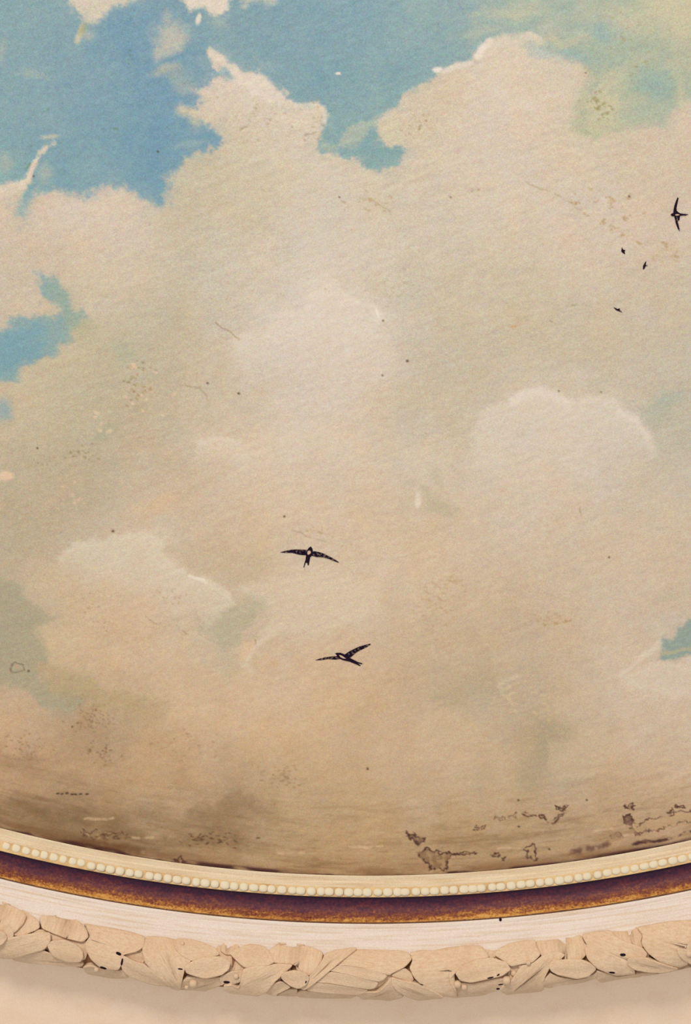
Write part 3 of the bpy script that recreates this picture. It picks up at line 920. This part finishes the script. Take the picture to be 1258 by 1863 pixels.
band = lathe('white_band', [(0.0975, 0.1035), (0.0990, 0.1065), (0.1015, 0.1085), (0.110, 0.112), (0.1115, 0.1145), (0.120, 0.119), (0.1225, 0.1225),
                            (0.133, 0.131), (0.145, 0.141), (0.150, 0.1465), (0.1545, 0.154), (0.1585, 0.163), (0.164, 0.170), (0.172, 0.172)], M_BAND, frame)
sharp(band, 30)
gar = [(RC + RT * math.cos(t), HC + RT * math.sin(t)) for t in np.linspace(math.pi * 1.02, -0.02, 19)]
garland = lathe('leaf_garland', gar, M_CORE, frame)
garland['label'] = 'carved plaster laurel garland'

# plain plaster ceiling around the frame: a flat annulus out to the walls' line, with its own thickness
cl = []
for (r, h) in ((0.20, HC + 0.002), (0.31, HC), (0.5, HC), (1.0, HC), (2.6, HC), (2.6, HC - 0.2), (0.20, HC - 0.1)):
    cl.append((r, h))
ceil = lathe('ceiling', cl, M_CEIL, None, 360)
ceil.location = (CX, CY, ZP)
sharp(ceil)
ceil['kind'] = 'structure'
ceil['label'] = 'plain cream plaster ceiling beyond the carved frame'

# beads
import bmesh
bm_ = bmesh.new()
bmesh.ops.create_icosphere(bm_, subdivisions=3, radius=1.0)
bead_me = bpy.data.meshes.new('bead')
bm_.to_mesh(bead_me)
bm_.free()
for v_ in bead_me.vertices:
    v_.co = [math.copysign(abs(q_) ** 0.82, q_) for q_ in v_.co]
bead_me.polygons.foreach_set('use_smooth', [True] * len(bead_me.polygons))
bead_me.materials.append(M_BEAD)
rb = R0 + 0.0362
pitch = 0.0290 / rb
nb = 60
rr_ = np.random.default_rng(12)
for k in range(-nb, nb + 1):
    ph = k * pitch + 0.006 + rr_.normal(0, 0.0004)
    o = bpy.data.objects.new('bead', bead_me)
    COL.objects.link(o)
    o.parent = bed
    worn = 0.62 if ph < -0.235 else (0.8 if ph > 0.19 else 1.0)
    sx = 0.0148 * rr_.uniform(0.9, 1.06)
    sy = 0.0128 * rr_.uniform(0.92, 1.05) * (0.92 if worn < 1 else 1)
    o.scale = (sx, sy, 0.0098 * worn * rr_.uniform(0.92, 1.05))
    rho = rb + rr_.normal(0, 0.0004)
    o.location = (rho * math.sin(ph), rho * math.cos(ph), -0.0318 + (1 - worn) * 0.012)
    # lie on the sloping bed (down and outward by about 40 degrees)
    o.rotation_mode = 'ZYX'
    o.rotation_euler = (math.radians(-40), 0, -ph)


# ---- leaves: traced outlines laid on the half-round core, each a carved solid with its own lift
def to_core(px, py, radc):
    """where a line of sight meets the half-round garland of radius radc: (angle about centre, angle about core)"""
    d_ = ray(px, py)
    p = ORG + d_ * 4.6
    best = (1e9, p)
    for _ in range(80):
        rho = math.hypot(p[0] - CX, p[1] - CY)
        g = math.hypot(rho - R0 - RC, (ZP - p[2]) - HC) - radc
        if abs(g) < best[0]:
            best = (abs(g), p.copy())
        if g < 1e-5:
            break
        p = p + d_ * max(g * 0.9, 2e-4)
        if p[2] > ZP + 0.1:
            break
    p = best[1]
    rho = math.hypot(p[0] - CX, p[1] - CY)
    return math.atan2(p[0] - CX, p[1] - CY), math.atan2((ZP - p[2]) - HC, rho - R0 - RC)


def on_core(ph, th, radc):
    r = R0 + RC + radc * math.cos(th)
    return (r * math.sin(ph), r * math.cos(ph), -(HC + radc * math.sin(th)))


def chaikin(pts, n=2):
    for _ in range(n):
        out = []
        m_ = len(pts)
        for i in range(m_):
            a_ = np.array(pts[i], float)
            b_ = np.array(pts[(i + 1) % m_], float)
            out += [a_ * 0.86 + b_ * 0.14, a_ * 0.14 + b_ * 0.86]
        pts = out
    return pts


def leaf(name, pts, lift, thick, parent=None, rib=0.0, mat=None):
    lift, thick = lift * 0.0013 + 0.0015, thick * 0.00115
    radc = RT + lift + thick * 0.6
    c0 = np.mean(pts, axis=0)
    pts = [np.array(p) + (np.array(p) - c0) / (np.linalg.norm(np.array(p) - c0) + 1e-6) * 1.0 for p in pts]
    pts = chaikin(pts, 2)
    par = []
    for p in pts:
        ph, th = to_core(p[0], p[1], radc)
        par.append((ph * (R0 + RC), th * radc))
    par = np.array(par)
    cen = par.mean(0)
    w_, V_ = np.linalg.eigh(np.cov((par - cen).T))
    ax = V_[:, 1]
    if ax[0] < 0:
        ax = -ax
    half = 0.45 * ((par - cen) @ ax).ptp() if hasattr(par, 'ptp') else 0.45 * np.ptp((par - cen) @ ax)
    wid = max(np.ptp((par - cen) @ V_[:, 0]), 1e-4)
    foot = []
    for p in par:
        t = np.clip((p - cen) @ ax, -half * 0.62, half * 0.62)
        foot.append(cen + ax * t)
    foot = np.array(foot)
    rings = [(0.90, -0.9), (0.985, 0.25), (1.0, 0.62), (0.982, 0.88), (0.93, 1.0), (0.80, 0.93), (0.48, 0.80), (0.16, 0.80 + rib)]
    verts = []
    uvs = []
    n = len(par)
    for k, (s, hgt) in enumerate(rings):
        for i in range(n):
            p = foot[i] + (par[i] - foot[i]) * s
            if k == 0:
                R_ = RT - 0.004
            else:
                R_ = RT + lift + thick * hgt
            l_ = (p - cen) @ ax / (2 * half + 1e-6)
            c_ = (p - cen) @ V_[:, 0] / wid
            if k >= 3:        # a gentle wave across the leaf, as if modelled by hand
                R_ += thick * 0.13 * math.sin(9 * c_ + 2.5 * l_ + lift * 900) + thick * 0.16 * math.sin(4.2 * l_ + cen[0] * 31)
            verts.append(on_core(p[0] / (R0 + RC), p[1] / radc, R_))
            uvs.append((l_ + cen[0] * 7.1, c_ * 0.35 + cen[1] * 3.3))
    faces = []
    for k in range(len(rings) - 1):
        for i in range(n):
            j = (i + 1) % n
            faces.append((k * n + i, k * n + j, (k + 1) * n + j, (k + 1) * n + i))
    faces.append(tuple((len(rings) - 1) * n + i for i in range(n)))
    o = mesh_obj(name, verts, faces, mat or M_LEAF, parent or garland)
    uv = o.data.uv_layers.new(name='UVMap')
    for lp in o.data.loops:
        uv.data[lp.index].uv = uvs[lp.vertex_index]
    bmx = bmesh.new()
    bmx.from_mesh(o.data)
    bmesh.ops.recalc_face_normals(bmx, faces=bmx.faces)
    bmx.to_mesh(o.data)
    bmx.free()
    return o


# (outline, lift above the core, thickness) in mm
LEAVES = [
    ([(-14, 1652), (4, 1651), (35, 1655), (60, 1667), (70, 1676), (72, 1688), (58, 1695), (40, 1702), (10, 1700), (-14, 1690)], 5, 8),
    ([(72, 1667), (105, 1668), (143, 1677), (159, 1695), (161, 1705), (150, 1714), (122, 1707), (94, 1697), (77, 1690)], 7, 8),
    ([(-14, 1712), (19, 1706), (45, 1701), (73, 1696), (91, 1697), (92, 1712), (80, 1728), (52, 1735), (35, 1742), (20, 1744), (-14, 1738)], 10, 9),
    ([(86, 1720), (94, 1712), (119, 1710), (140, 1720), (150, 1731), (151, 1742), (145, 1751), (122, 1750), (98, 1740)], 10, 9),
    ([(22, 1744), (52, 1735), (77, 1728), (91, 1733), (112, 1746), (145, 1751), (152, 1753), (148, 1759), (112, 1756), (91, 1750), (65, 1751), (35, 1748)], 5, 8),
    ([(0, 1688), (14, 1682), (24, 1692), (24, 1704), (12, 1712), (-4, 1708)], 12, 6),
    ([(157, 1714), (164, 1705), (163, 1692), (152, 1680), (190, 1687), (235, 1697), (264, 1705), (262, 1722), (250, 1731), (222, 1737), (222, 1750),
      (216, 1763), (196, 1763), (182, 1758), (166, 1745), (157, 1728)], 8, 9),
    ([(151, 1759), (166, 1755), (184, 1761), (215, 1765), (226, 1763), (236, 1772), (232, 1778), (200, 1777), (172, 1773), (157, 1769)], 4, 8),
    ([(223, 1738), (235, 1743), (249, 1751), (261, 1754), (277, 1766), (298, 1780), (312, 1795), (287, 1792), (266, 1787), (246, 1780), (231, 1772), (223, 1763), (220, 1750)], 12, 8),
    ([(226, 1738), (247, 1731), (259, 1736), (264, 1746), (258, 1753), (248, 1750), (236, 1744)], 2, 6),
    ([(259, 1729), (265, 1703), (300, 1706), (330, 1713), (352, 1728), (347, 1750), (336, 1762), (332, 1780), (328, 1798), (312, 1795), (298, 1780),
      (277, 1765), (265, 1752)], 8, 9),
    ([(315, 1711), (327, 1708), (361, 1713), (392, 1724), (400, 1737), (376, 1743), (350, 1749), (330, 1738), (319, 1726)], 11, 7),
    ([(336, 1759), (350, 1749), (375, 1741), (404, 1740), (420, 1751), (416, 1764), (404, 1773), (389, 1777), (374, 1779), (356, 1775), (340, 1770)], 13, 9),
    ([(326, 1799), (333, 1783), (346, 1776), (375, 1781), (404, 1777), (422, 1768), (426, 1772), (412, 1786), (401, 1793), (380, 1800), (356, 1806), (337, 1804)], 6, 8),
    ([(402, 1722), (409, 1716), (424, 1717), (437, 1723), (420, 1736), (411, 1736), (403, 1731)], 4, 7),
    ([(417, 1733), (435, 1725), (452, 1720), (477, 1722), (487, 1728), (494, 1741), (500, 1751), (484, 1758), (466, 1757), (447, 1761), (434, 1751)], 10, 9),
    ([(488, 1730), (505, 1720), (532, 1720), (564, 1724), (588, 1733), (586, 1748), (576, 1764), (563, 1775), (549, 1764), (533, 1753), (512, 1752), (499, 1752),
      (492, 1742)], 8, 9),
    ([(443, 1763), (466, 1757), (486, 1758), (501, 1753), (534, 1755), (516, 1772), (498, 1788), (485, 1804), (470, 1809), (445, 1808), (421, 1806), (409, 1800),
      (408, 1792), (421, 1790), (436, 1797), (440, 1780)], 12, 8),
    ([(512, 1777), (519, 1769), (536, 1765), (557, 1771), (563, 1779), (557, 1790), (543, 1798), (529, 1793), (516, 1784)], 13, 9),
    ([(484, 1805), (497, 1789), (512, 1786), (530, 1795), (513, 1803), (500, 1809)], 8, 8),
    ([(504, 1810), (526, 1800), (541, 1799), (540, 1807), (548, 1813), (524, 1815), (508, 1813)], 4, 7),
    ([(400, 1777), (420, 1768), (441, 1765), (444, 1774), (437, 1786), (424, 1790), (412, 1786), (403, 1793)], 9, 6),
    ([(650, 1811), (660, 1804), (690, 1803), (704, 1787), (711, 1777), (716, 1788), (723, 1801), (736, 1812), (702, 1818), (664, 1821), (656, 1814)], 6, 9),
    ([(712, 1775), (725, 1765), (738, 1762), (748, 1770), (753, 1783), (744, 1786), (730, 1780)], 5, 6),
    ([(713, 1777), (736, 1785), (752, 1788), (769, 1794), (792, 1804), (810, 1813), (776, 1818), (757, 1818), (740, 1813), (723, 1802), (714, 1790)], 11, 9),
    ([(746, 1733), (768, 1729), (789, 1731), (812, 1727), (845, 1723), (877, 1722), (892, 1742), (866, 1750), (842, 1760), (828, 1770), (817, 1784), (827, 1800),
      (834, 1813), (800, 1808), (769, 1793), (754, 1778), (746, 1761), (752, 1747)], 7, 10),
    ([(829, 1770), (842, 1757), (866, 1747), (894, 1742), (922, 1751), (930, 1764), (912, 1776), (887, 1781), (859, 1787), (838, 1784)], 12, 10),
    ([(900, 1737), (908, 1727), (926, 1719), (950, 1714), (974, 1711), (976, 1723), (984, 1737), (968, 1752), (947, 1754), (931, 1758), (917, 1748)], 9, 9),
    ([(876, 1723), (905, 1719), (930, 1716), (910, 1730), (903, 1740), (893, 1744)], 2, 6),
    ([(820, 1786), (838, 1787), (860, 1790), (886, 1784), (912, 1778), (926, 1784), (916, 1794), (904, 1803), (890, 1806), (872, 1813), (850, 1819), (830, 1819), (824, 1808)], 6, 8),
    ([(930, 1784), (940, 1771), (949, 1756), (968, 1754), (989, 1737), (1012, 1730), (1030, 1738), (1002, 1758), (990, 1780), (990, 1799), (957, 1804), (943, 1808),
      (926, 1811), (909, 1800), (918, 1790)], 6, 9),
    ([(976, 1712), (1000, 1706), (1058, 1702), (1063, 1716), (1071, 1722), (1066, 1738), (1058, 1746), (1035, 1746), (1003, 1750), (990, 1745), (985, 1736), (977, 1723)], 4, 8),
    ([(1000, 1760), (1004, 1749), (1026, 1746), (1056, 1745), (1073, 1751), (1086, 1763), (1070, 1775), (1049, 1779), (1017, 1774), (1005, 1768)], 12, 9),
    ([(986, 1795), (992, 1781), (1003, 1771), (1017, 1777), (1049, 1782), (1070, 1778), (1085, 1767), (1087, 1774), (1081, 1780), (1050, 1788), (1020, 1792), (1000, 1797)], 7, 7),
    ([(1059, 1702), (1087, 1697), (1112, 1694), (1119, 1703), (1140, 1715), (1168, 1723), (1178, 1735), (1175, 1742), (1145, 1742), (1140, 1752), (1149, 1765),
      (1157, 1771), (1122, 1775), (1105, 1769), (1086, 1761), (1070, 1745), (1065, 1728), (1070, 1721)], 9, 9),
    ([(1086, 1764), (1105, 1770), (1122, 1777), (1157, 1772), (1170, 1774), (1140, 1781), (1110, 1786), (1095, 1786), (1085, 1779)], 5, 7),
    ([(1114, 1694), (1136, 1689), (1159, 1687), (1170, 1700), (1166, 1714), (1171, 1724), (1140, 1716), (1121, 1706)], 4, 7),
    ([(1143, 1746), (1147, 1742), (1175, 1742), (1201, 1751), (1238, 1763), (1207, 1767), (1182, 1767), (1156, 1764), (1144, 1756)], 13, 8),
    ([(1160, 1688), (1188, 1684), (1219, 1678), (1258, 1674), (1275, 1684), (1270, 1704), (1252, 1717), (1245, 1728), (1246, 1740), (1252, 1754), (1236, 1759),
      (1219, 1754), (1200, 1748), (1180, 1734), (1168, 1717), (1171, 1703)], 8, 10),
    ([(1157, 1770), (1182, 1768), (1207, 1769), (1238, 1764), (1250, 1758), (1275, 1761), (1275, 1771), (1232, 1774), (1222, 1770), (1200, 1771), (1170, 1774)], 4, 7),
    ([(1252, 1719), (1262, 1708), (1290, 1705), (1300, 1730), (1282, 1754), (1254, 1752), (1247, 1738)], 12, 8),
]
# low leaves that fill the ground between the upper ones
LEAVES += [
    ([(58, 1690), (100, 1694), (150, 1702), (162, 1722), (154, 1748), (110, 1745), (80, 1735), (62, 1712)], 1, 6),
    ([(394, 1716), (440, 1716), (452, 1745), (446, 1768), (418, 1774), (398, 1760)], 1, 6),
    ([(640, 1794), (684, 1780), (712, 1768), (722, 1800), (690, 1815), (652, 1816)], 1, 6),
    ([(872, 1722), (930, 1722), (966, 1745), (944, 1790), (904, 1796), (884, 1760)], 1, 6),
    ([(1110, 1696), (1176, 1692), (1184, 1732), (1176, 1748), (1136, 1746), (1116, 1720)], 1, 6),
    ([(222, 1700), (268, 1704), (282, 1740), (268, 1762), (228, 1756), (212, 1735)], 1, 6),
    ([(480, 1722), (520, 1722), (530, 1770), (512, 1800), (486, 1798), (478, 1756)], 1, 6),
]
leaf_objs = []
for (pts, lift, th) in LEAVES:
    leaf_objs.append((np.mean([p[0] for p in pts]), leaf('leaf', pts, lift, th)))
# the ribbon that binds the garland: one diagonal fold over parallel turns
RIBBON = [
    ([(626, 1742), (646, 1727), (690, 1730), (742, 1732), (750, 1745), (736, 1760), (722, 1766), (708, 1774), (690, 1769), (655, 1760), (628, 1756), (612, 1758)], 8, 7),
    ([(610, 1758), (630, 1757), (665, 1763), (706, 1774), (697, 1783), (688, 1786), (660, 1780), (630, 1772), (598, 1766)], 10, 6),
    ([(598, 1767), (630, 1772), (660, 1781), (689, 1787), (682, 1797), (671, 1800), (640, 1795), (600, 1788), (574, 1786)], 9, 6),
    ([(574, 1786), (600, 1789), (640, 1796), (671, 1801), (660, 1807), (649, 1811), (600, 1806), (556, 1801)], 8, 6),
    ([(552, 1801), (600, 1807), (649, 1811), (640, 1816), (615, 1818), (580, 1817), (545, 1814), (540, 1806)], 6, 6),
    ([(562, 1777), (575, 1765), (587, 1748), (591, 1735), (615, 1728), (648, 1724), (648, 1728), (625, 1746), (600, 1766), (576, 1786), (555, 1801), (547, 1798), (557, 1789)], 14, 5),
]
for (pts, lift, th) in RIBBON:
    leaf('ribbon_fold', pts, lift, th, mat=M_LEAF)
# berries and the hollows' shade lenses sit on the carved surface itself
from mathutils.bvhtree import BVHTree
_vs, _fs = [], []
for o in garland.children:
    k0 = len(_vs)
    _vs += [Vector(v.co) + Vector((CX, CY, ZP)) for v in o.data.vertices]
    _fs += [tuple(i + k0 for i in p.vertices) for p in o.data.polygons]
k0 = len(_vs)
_vs += [Vector(v.co) + Vector((CX, CY, ZP)) for v in garland.data.vertices]
_fs += [tuple(i + k0 for i in p.vertices) for p in garland.data.polygons]
BVH = BVHTree.FromPolygons(_vs, _fs)


def carved(px, py):
    d_ = Vector(ray(px, py))
    hit = BVH.ray_cast(Vector(ORG), d_)
    if hit[0] is None:
        return None
    p = hit[0]
    rho = math.hypot(p[0] - CX, p[1] - CY)
    r_, h_ = rho - R0 - RC, (ZP - p[2]) - HC
    return math.atan2(p[0] - CX, p[1] - CY), math.atan2(h_, r_), math.hypot(r_, h_)


berry_me = bead_me.copy()
berry_me.name = 'berry'
berry_me.materials.clear()
berry_me.materials.append(M_LEAF)
berry_objs = []
for (px, py, s, up) in ((352, 1788, 8, 12), (340, 1795, 4.5, 14), (922, 1783, 8, 14), (935, 1770, 6, 15), (833, 1790, 7, 9), (845, 1795, 6, 10), (176, 1763, 5, 10),
                        (1254, 1735, 6, 18), (947, 1757, 4.5, 13), (962, 1752, 4.5, 13), (430, 1776, 5, 14), (332, 1717, 4, 16)):
    hit_ = carved(px, py)
    if hit_ is None:
        continue
    ph, th, rc_ = hit_
    o = bpy.data.objects.new('berry', berry_me)
    COL.objects.link(o)
    o.parent = garland
    o.location = on_core(ph, th, rc_ + s * 0.0002)
    o.scale = (s * 0.0015,) * 3
    berry_objs.append((px, o))
# flat dark lenses standing in for the shade in undercut hollows
shade_drip_me = bead_me.copy()
shade_drip_me.name = 'hollow_shade'
shade_drip_me.materials.clear()
shade_drip_me.materials.append(M_SHADE_DRIP)
for (px, py, w, h, rot, up) in ((86, 1731, 4.5, 2.6, 30, 15), (188, 1761, 6, 2.4, 10, 14), (216, 1735, 5, 2.8, 15, 16), (222, 1750, 1.8, 7, 0, 14), (329, 1763, 5, 1.4, 0, 16),
                                (514, 1785, 3.6, 3.2, 20, 19), (432, 1779, 3.2, 2.2, -20, 16), (413, 1787, 6, 2.8, 0, 15), (507, 1808.5, 5, 1.5, 0, 12), (767, 1792, 3.2, 1.9, 20, 16),
                                (893, 1779, 6, 1.6, -8, 18), (907, 1774, 3, 1.6, -30, 20), (932, 1773, 2.4, 1.5, 20, 18), (939, 1770, 1.6, 1.6, 0, 19), (912, 1791, 5, 1.6, 5, 14),
                                (907, 1799, 3.4, 2.6, 0, 13), (1008, 1771, 5, 1.5, 28, 16), (1134, 1737, 5, 2.6, 10, 18), (1114, 1769.5, 5.5, 2.2, 18, 16), (1190, 1744, 4, 2.4, 20, 19),
                                (1197, 1748, 2, 1.3, 20, 19), (60, 1695, 2.4, 1.2, 0, 13), (146, 1763, 1.6, 1.2, 0, 12), (557, 1787, 1.3, 3, 10, 20)):
    hit_ = carved(px, py)
    if hit_ is None:
        continue
    ph, th, rc_ = hit_
    o = bpy.data.objects.new('hollow_shade', shade_drip_me)
    COL.objects.link(o)
    o.parent = garland
    o.location = on_core(ph, th, rc_)
    t_ = Vector((math.cos(ph), -math.sin(ph), 0))
    n_ = (Vector(on_core(ph, th, 1.0)) - Vector(on_core(ph, th, 0.0))).normalized()
    b_ = n_.cross(t_)
    cr, sr = math.cos(math.radians(rot)), math.sin(math.radians(rot))
    from mathutils import Matrix
    ex_ = t_ * cr + b_ * sr * (1 if b_.z < 0 else -1)
    ey_ = n_.cross(ex_)
    o.rotation_euler = Matrix((ex_, ey_, n_)).transposed().to_euler()
    o.scale = (w * 0.0017, h * 0.0015, 0.0012)
# one black drip caught on the lip of the gilded cove
pd = at(911, 1673, ZP - 0.106)
o = bpy.data.objects.new('paint_drip', shade_drip_me)
COL.objects.link(o)
o.parent = cove
o.location = (pd[0] - CX, pd[1] - CY, -0.106)
o.scale = (0.0042, 0.0050, 0.0048)
# the garland goes on to both sides with the same modelled sprays
SPAN_L = 0.262
SPAN_R = 0.150
def turned(o, ang):
    c = o.copy()
    COL.objects.link(c)
    c.parent = garland
    v = Vector(o.location)
    v.rotate(Matrix.Rotation(-ang, 3, 'Z'))
    c.location = v
    c.rotation_euler = (o.rotation_euler[0], o.rotation_euler[1], o.rotation_euler[2] - ang)
    return c
def ang_of(px):
    return to_core(px, 1740, RT)[0]
aL = ang_of(0) - ang_of(560)
aR = ang_of(1270) - ang_of(745)
for (u, o) in leaf_objs + berry_objs:
    if u < 570:
        turned(o, aL)
    elif u > 715:
        turned(o, aR)


# ------------------------------------------------------------------ painted swallows (a raised film of paint on the ceiling)
def film(name, pts, z, th, mat, parent):
    vs = [at(px, py, ZP) for (px, py) in pts]
    ox, oy = parent.location[0], parent.location[1]
    n = len(vs)
    verts = [(p[0] - ox, p[1] - oy, -z) for p in vs] + [(p[0] - ox, p[1] - oy, -z - th) for p in vs]
    faces = [tuple(range(n)), tuple(range(2 * n - 1, n - 1, -1))] + [(i, i + n, (i + 1) % n + n, (i + 1) % n) for i in range(n)]
    o = mesh_obj(name, verts, faces, mat, parent, False)
    bmx = bmesh.new()
    bmx.from_mesh(o.data)
    bmesh.ops.recalc_face_normals(bmx, faces=bmx.faces)
    bmesh.ops.triangulate(bmx, faces=[f for f in bmx.faces if len(f.verts) > 4])
    bmx.to_mesh(o.data)
    bmx.free()
    return o


def bird(name, centre, label, parts):
    e = bpy.data.objects.new(name, None)
    p = at(centre[0], centre[1], ZP)
    e.location = (p[0], p[1], ZP)
    e.empty_display_size = 0.05
    COL.objects.link(e)
    tag(e, label, 'bird', 'swallows painted on the ceiling sky')
    for (pn, pts, z, mat) in parts:
        film(pn, pts, z, 0.0007, mat, e)
    return e


def z4(*pp):
    return [(490 + x_ / 5.99, 960 + y_ / 5.99) for x_, y_ in pp]


def z5(*pp):
    return [(1040 + x_ / 5.77, 340 + y_ / 5.77) for x_, y_ in pp]


bird('painted_swallow', (564, 1010), 'painted swallow with level outspread wings and forked tail pointing down, mid ceiling', [
    ('wing', z4((120, 266), (180, 252), (250, 238), (340, 236), (420, 242), (428, 270), (410, 298), (360, 297), (315, 290), (250, 272), (180, 272)), 0.0006, M_BIRD),
    ('wing', z4((466, 258), (500, 256), (540, 264), (590, 280), (640, 305), (700, 335), (762, 376), (752, 378), (700, 358), (650, 338), (590, 322), (520, 318), (466, 305)), 0.0006, M_BIRD),
    ('body', z4((455, 203), (468, 222), (475, 240), (471, 300), (445, 322), (402, 308), (412, 262), (420, 235), (432, 218)), 0.0009, M_DARK),
    ('tail', z4((402, 300), (448, 315), (440, 360), (432, 408), (421, 408), (416, 382), (398, 380), (382, 432), (374, 430), (386, 382), (398, 345)), 0.0006, M_DARK),
    ('belly_patch', z4((420, 252), (438, 246), (452, 252), (455, 272), (442, 284), (424, 292), (416, 276)), 0.0019, M_PALE)])
bird('painted_swallow', (628, 1190), 'painted swallow banking with one raised wing and tail to lower right, lowest on ceiling', [
    ('wing', z4((505, 1442), (560, 1424), (620, 1410), (720, 1398), (775, 1396), (785, 1428), (720, 1436), (640, 1430), (560, 1442)), 0.0006, M_BIRD),
    ('wing', z4((815, 1388), (850, 1362), (890, 1338), (980, 1296), (1040, 1278), (1106, 1262), (1104, 1274), (1060, 1302), (960, 1352), (915, 1388), (888, 1414), (850, 1418)), 0.0006, M_BIRD),
    ('body', z4((720, 1368), (740, 1362), (780, 1362), (820, 1378), (850, 1400), (872, 1412), (905, 1440), (880, 1458), (830, 1448), (790, 1436), (745, 1410), (738, 1388)), 0.0009, M_DARK),
    ('tail', z4((868, 1412), (920, 1438), (965, 1462), (1018, 1478), (1010, 1486), (962, 1474), (998, 1500), (990, 1506), (940, 1484), (862, 1452)), 0.0006, M_DARK),
    ('belly_patch', z4((762, 1384), (785, 1388), (810, 1402), (838, 1424), (806, 1420), (778, 1406)), 0.0019, M_PALE)])
bird('painted_swallow', (1233, 390), 'large dark painted swallow seen from above with crescent wings at ceiling edge', [
    ('wing', z5((1070, 280), (1074, 240), (1082, 200), (1096, 155), (1116, 110), (1126, 116), (1116, 165), (1104, 220), (1108, 250), (1142, 280)), 0.0006, M_DARK),
    ('wing', z5((1080, 302), (1104, 306), (1122, 380), (1142, 465), (1122, 446), (1098, 385)), 0.0006, M_BIRD),
    ('wing_feather', z5((1108, 302), (1142, 300), (1136, 345), (1120, 358)), 0.0006, M_DARK),
    ('body', z5((1043, 291), (1052, 280), (1080, 272), (1115, 268), (1150, 278), (1192, 284), (1196, 296), (1150, 302), (1085, 308), (1056, 306)), 0.0009, M_DARK),
    ('tail', z5((1188, 281), (1212, 287), (1232, 286), (1212, 295), (1192, 302)), 0.0006, M_BIRD),
    ('belly_patch', z5((1092, 286), (1122, 284), (1138, 292), (1112, 299), (1092, 296)), 0.0019, M_PALE)])
TINY = [((1134, 456), 'tiny dark painted swallow, uppermost of the three small ones', z5((530, 630), (538, 648), (548, 660), (562, 664), (558, 674), (566, 706), (550, 698), (538, 690), (524, 674), (528, 655)),
         z5((545, 660), (568, 662), (560, 672))),
        ((1173, 483), 'tiny dark painted swallow on edge, middle of the three small ones', z5((787, 778), (784, 800), (780, 818), (778, 834), (766, 862), (752, 864), (754, 828), (764, 812), (774, 792)),
         z5((776, 818), (803, 823), (778, 832))),
        ((1125, 563), 'tiny dark painted swallow with flat tilted wings, lowest of the three small ones', z5((443, 1262), (470, 1273), (490, 1284), (502, 1290), (536, 1314), (520, 1310), (498, 1303), (478, 1297), (460, 1282)),
         z5((486, 1284), (496, 1276), (510, 1274), (508, 1290), (498, 1300)))]
for (c_, lab, w_, t_) in TINY:
    bird('painted_swallow', c_, lab, [('wing', w_, 0.0006, M_DARK), ('body', t_, 0.0009, M_DARK)])
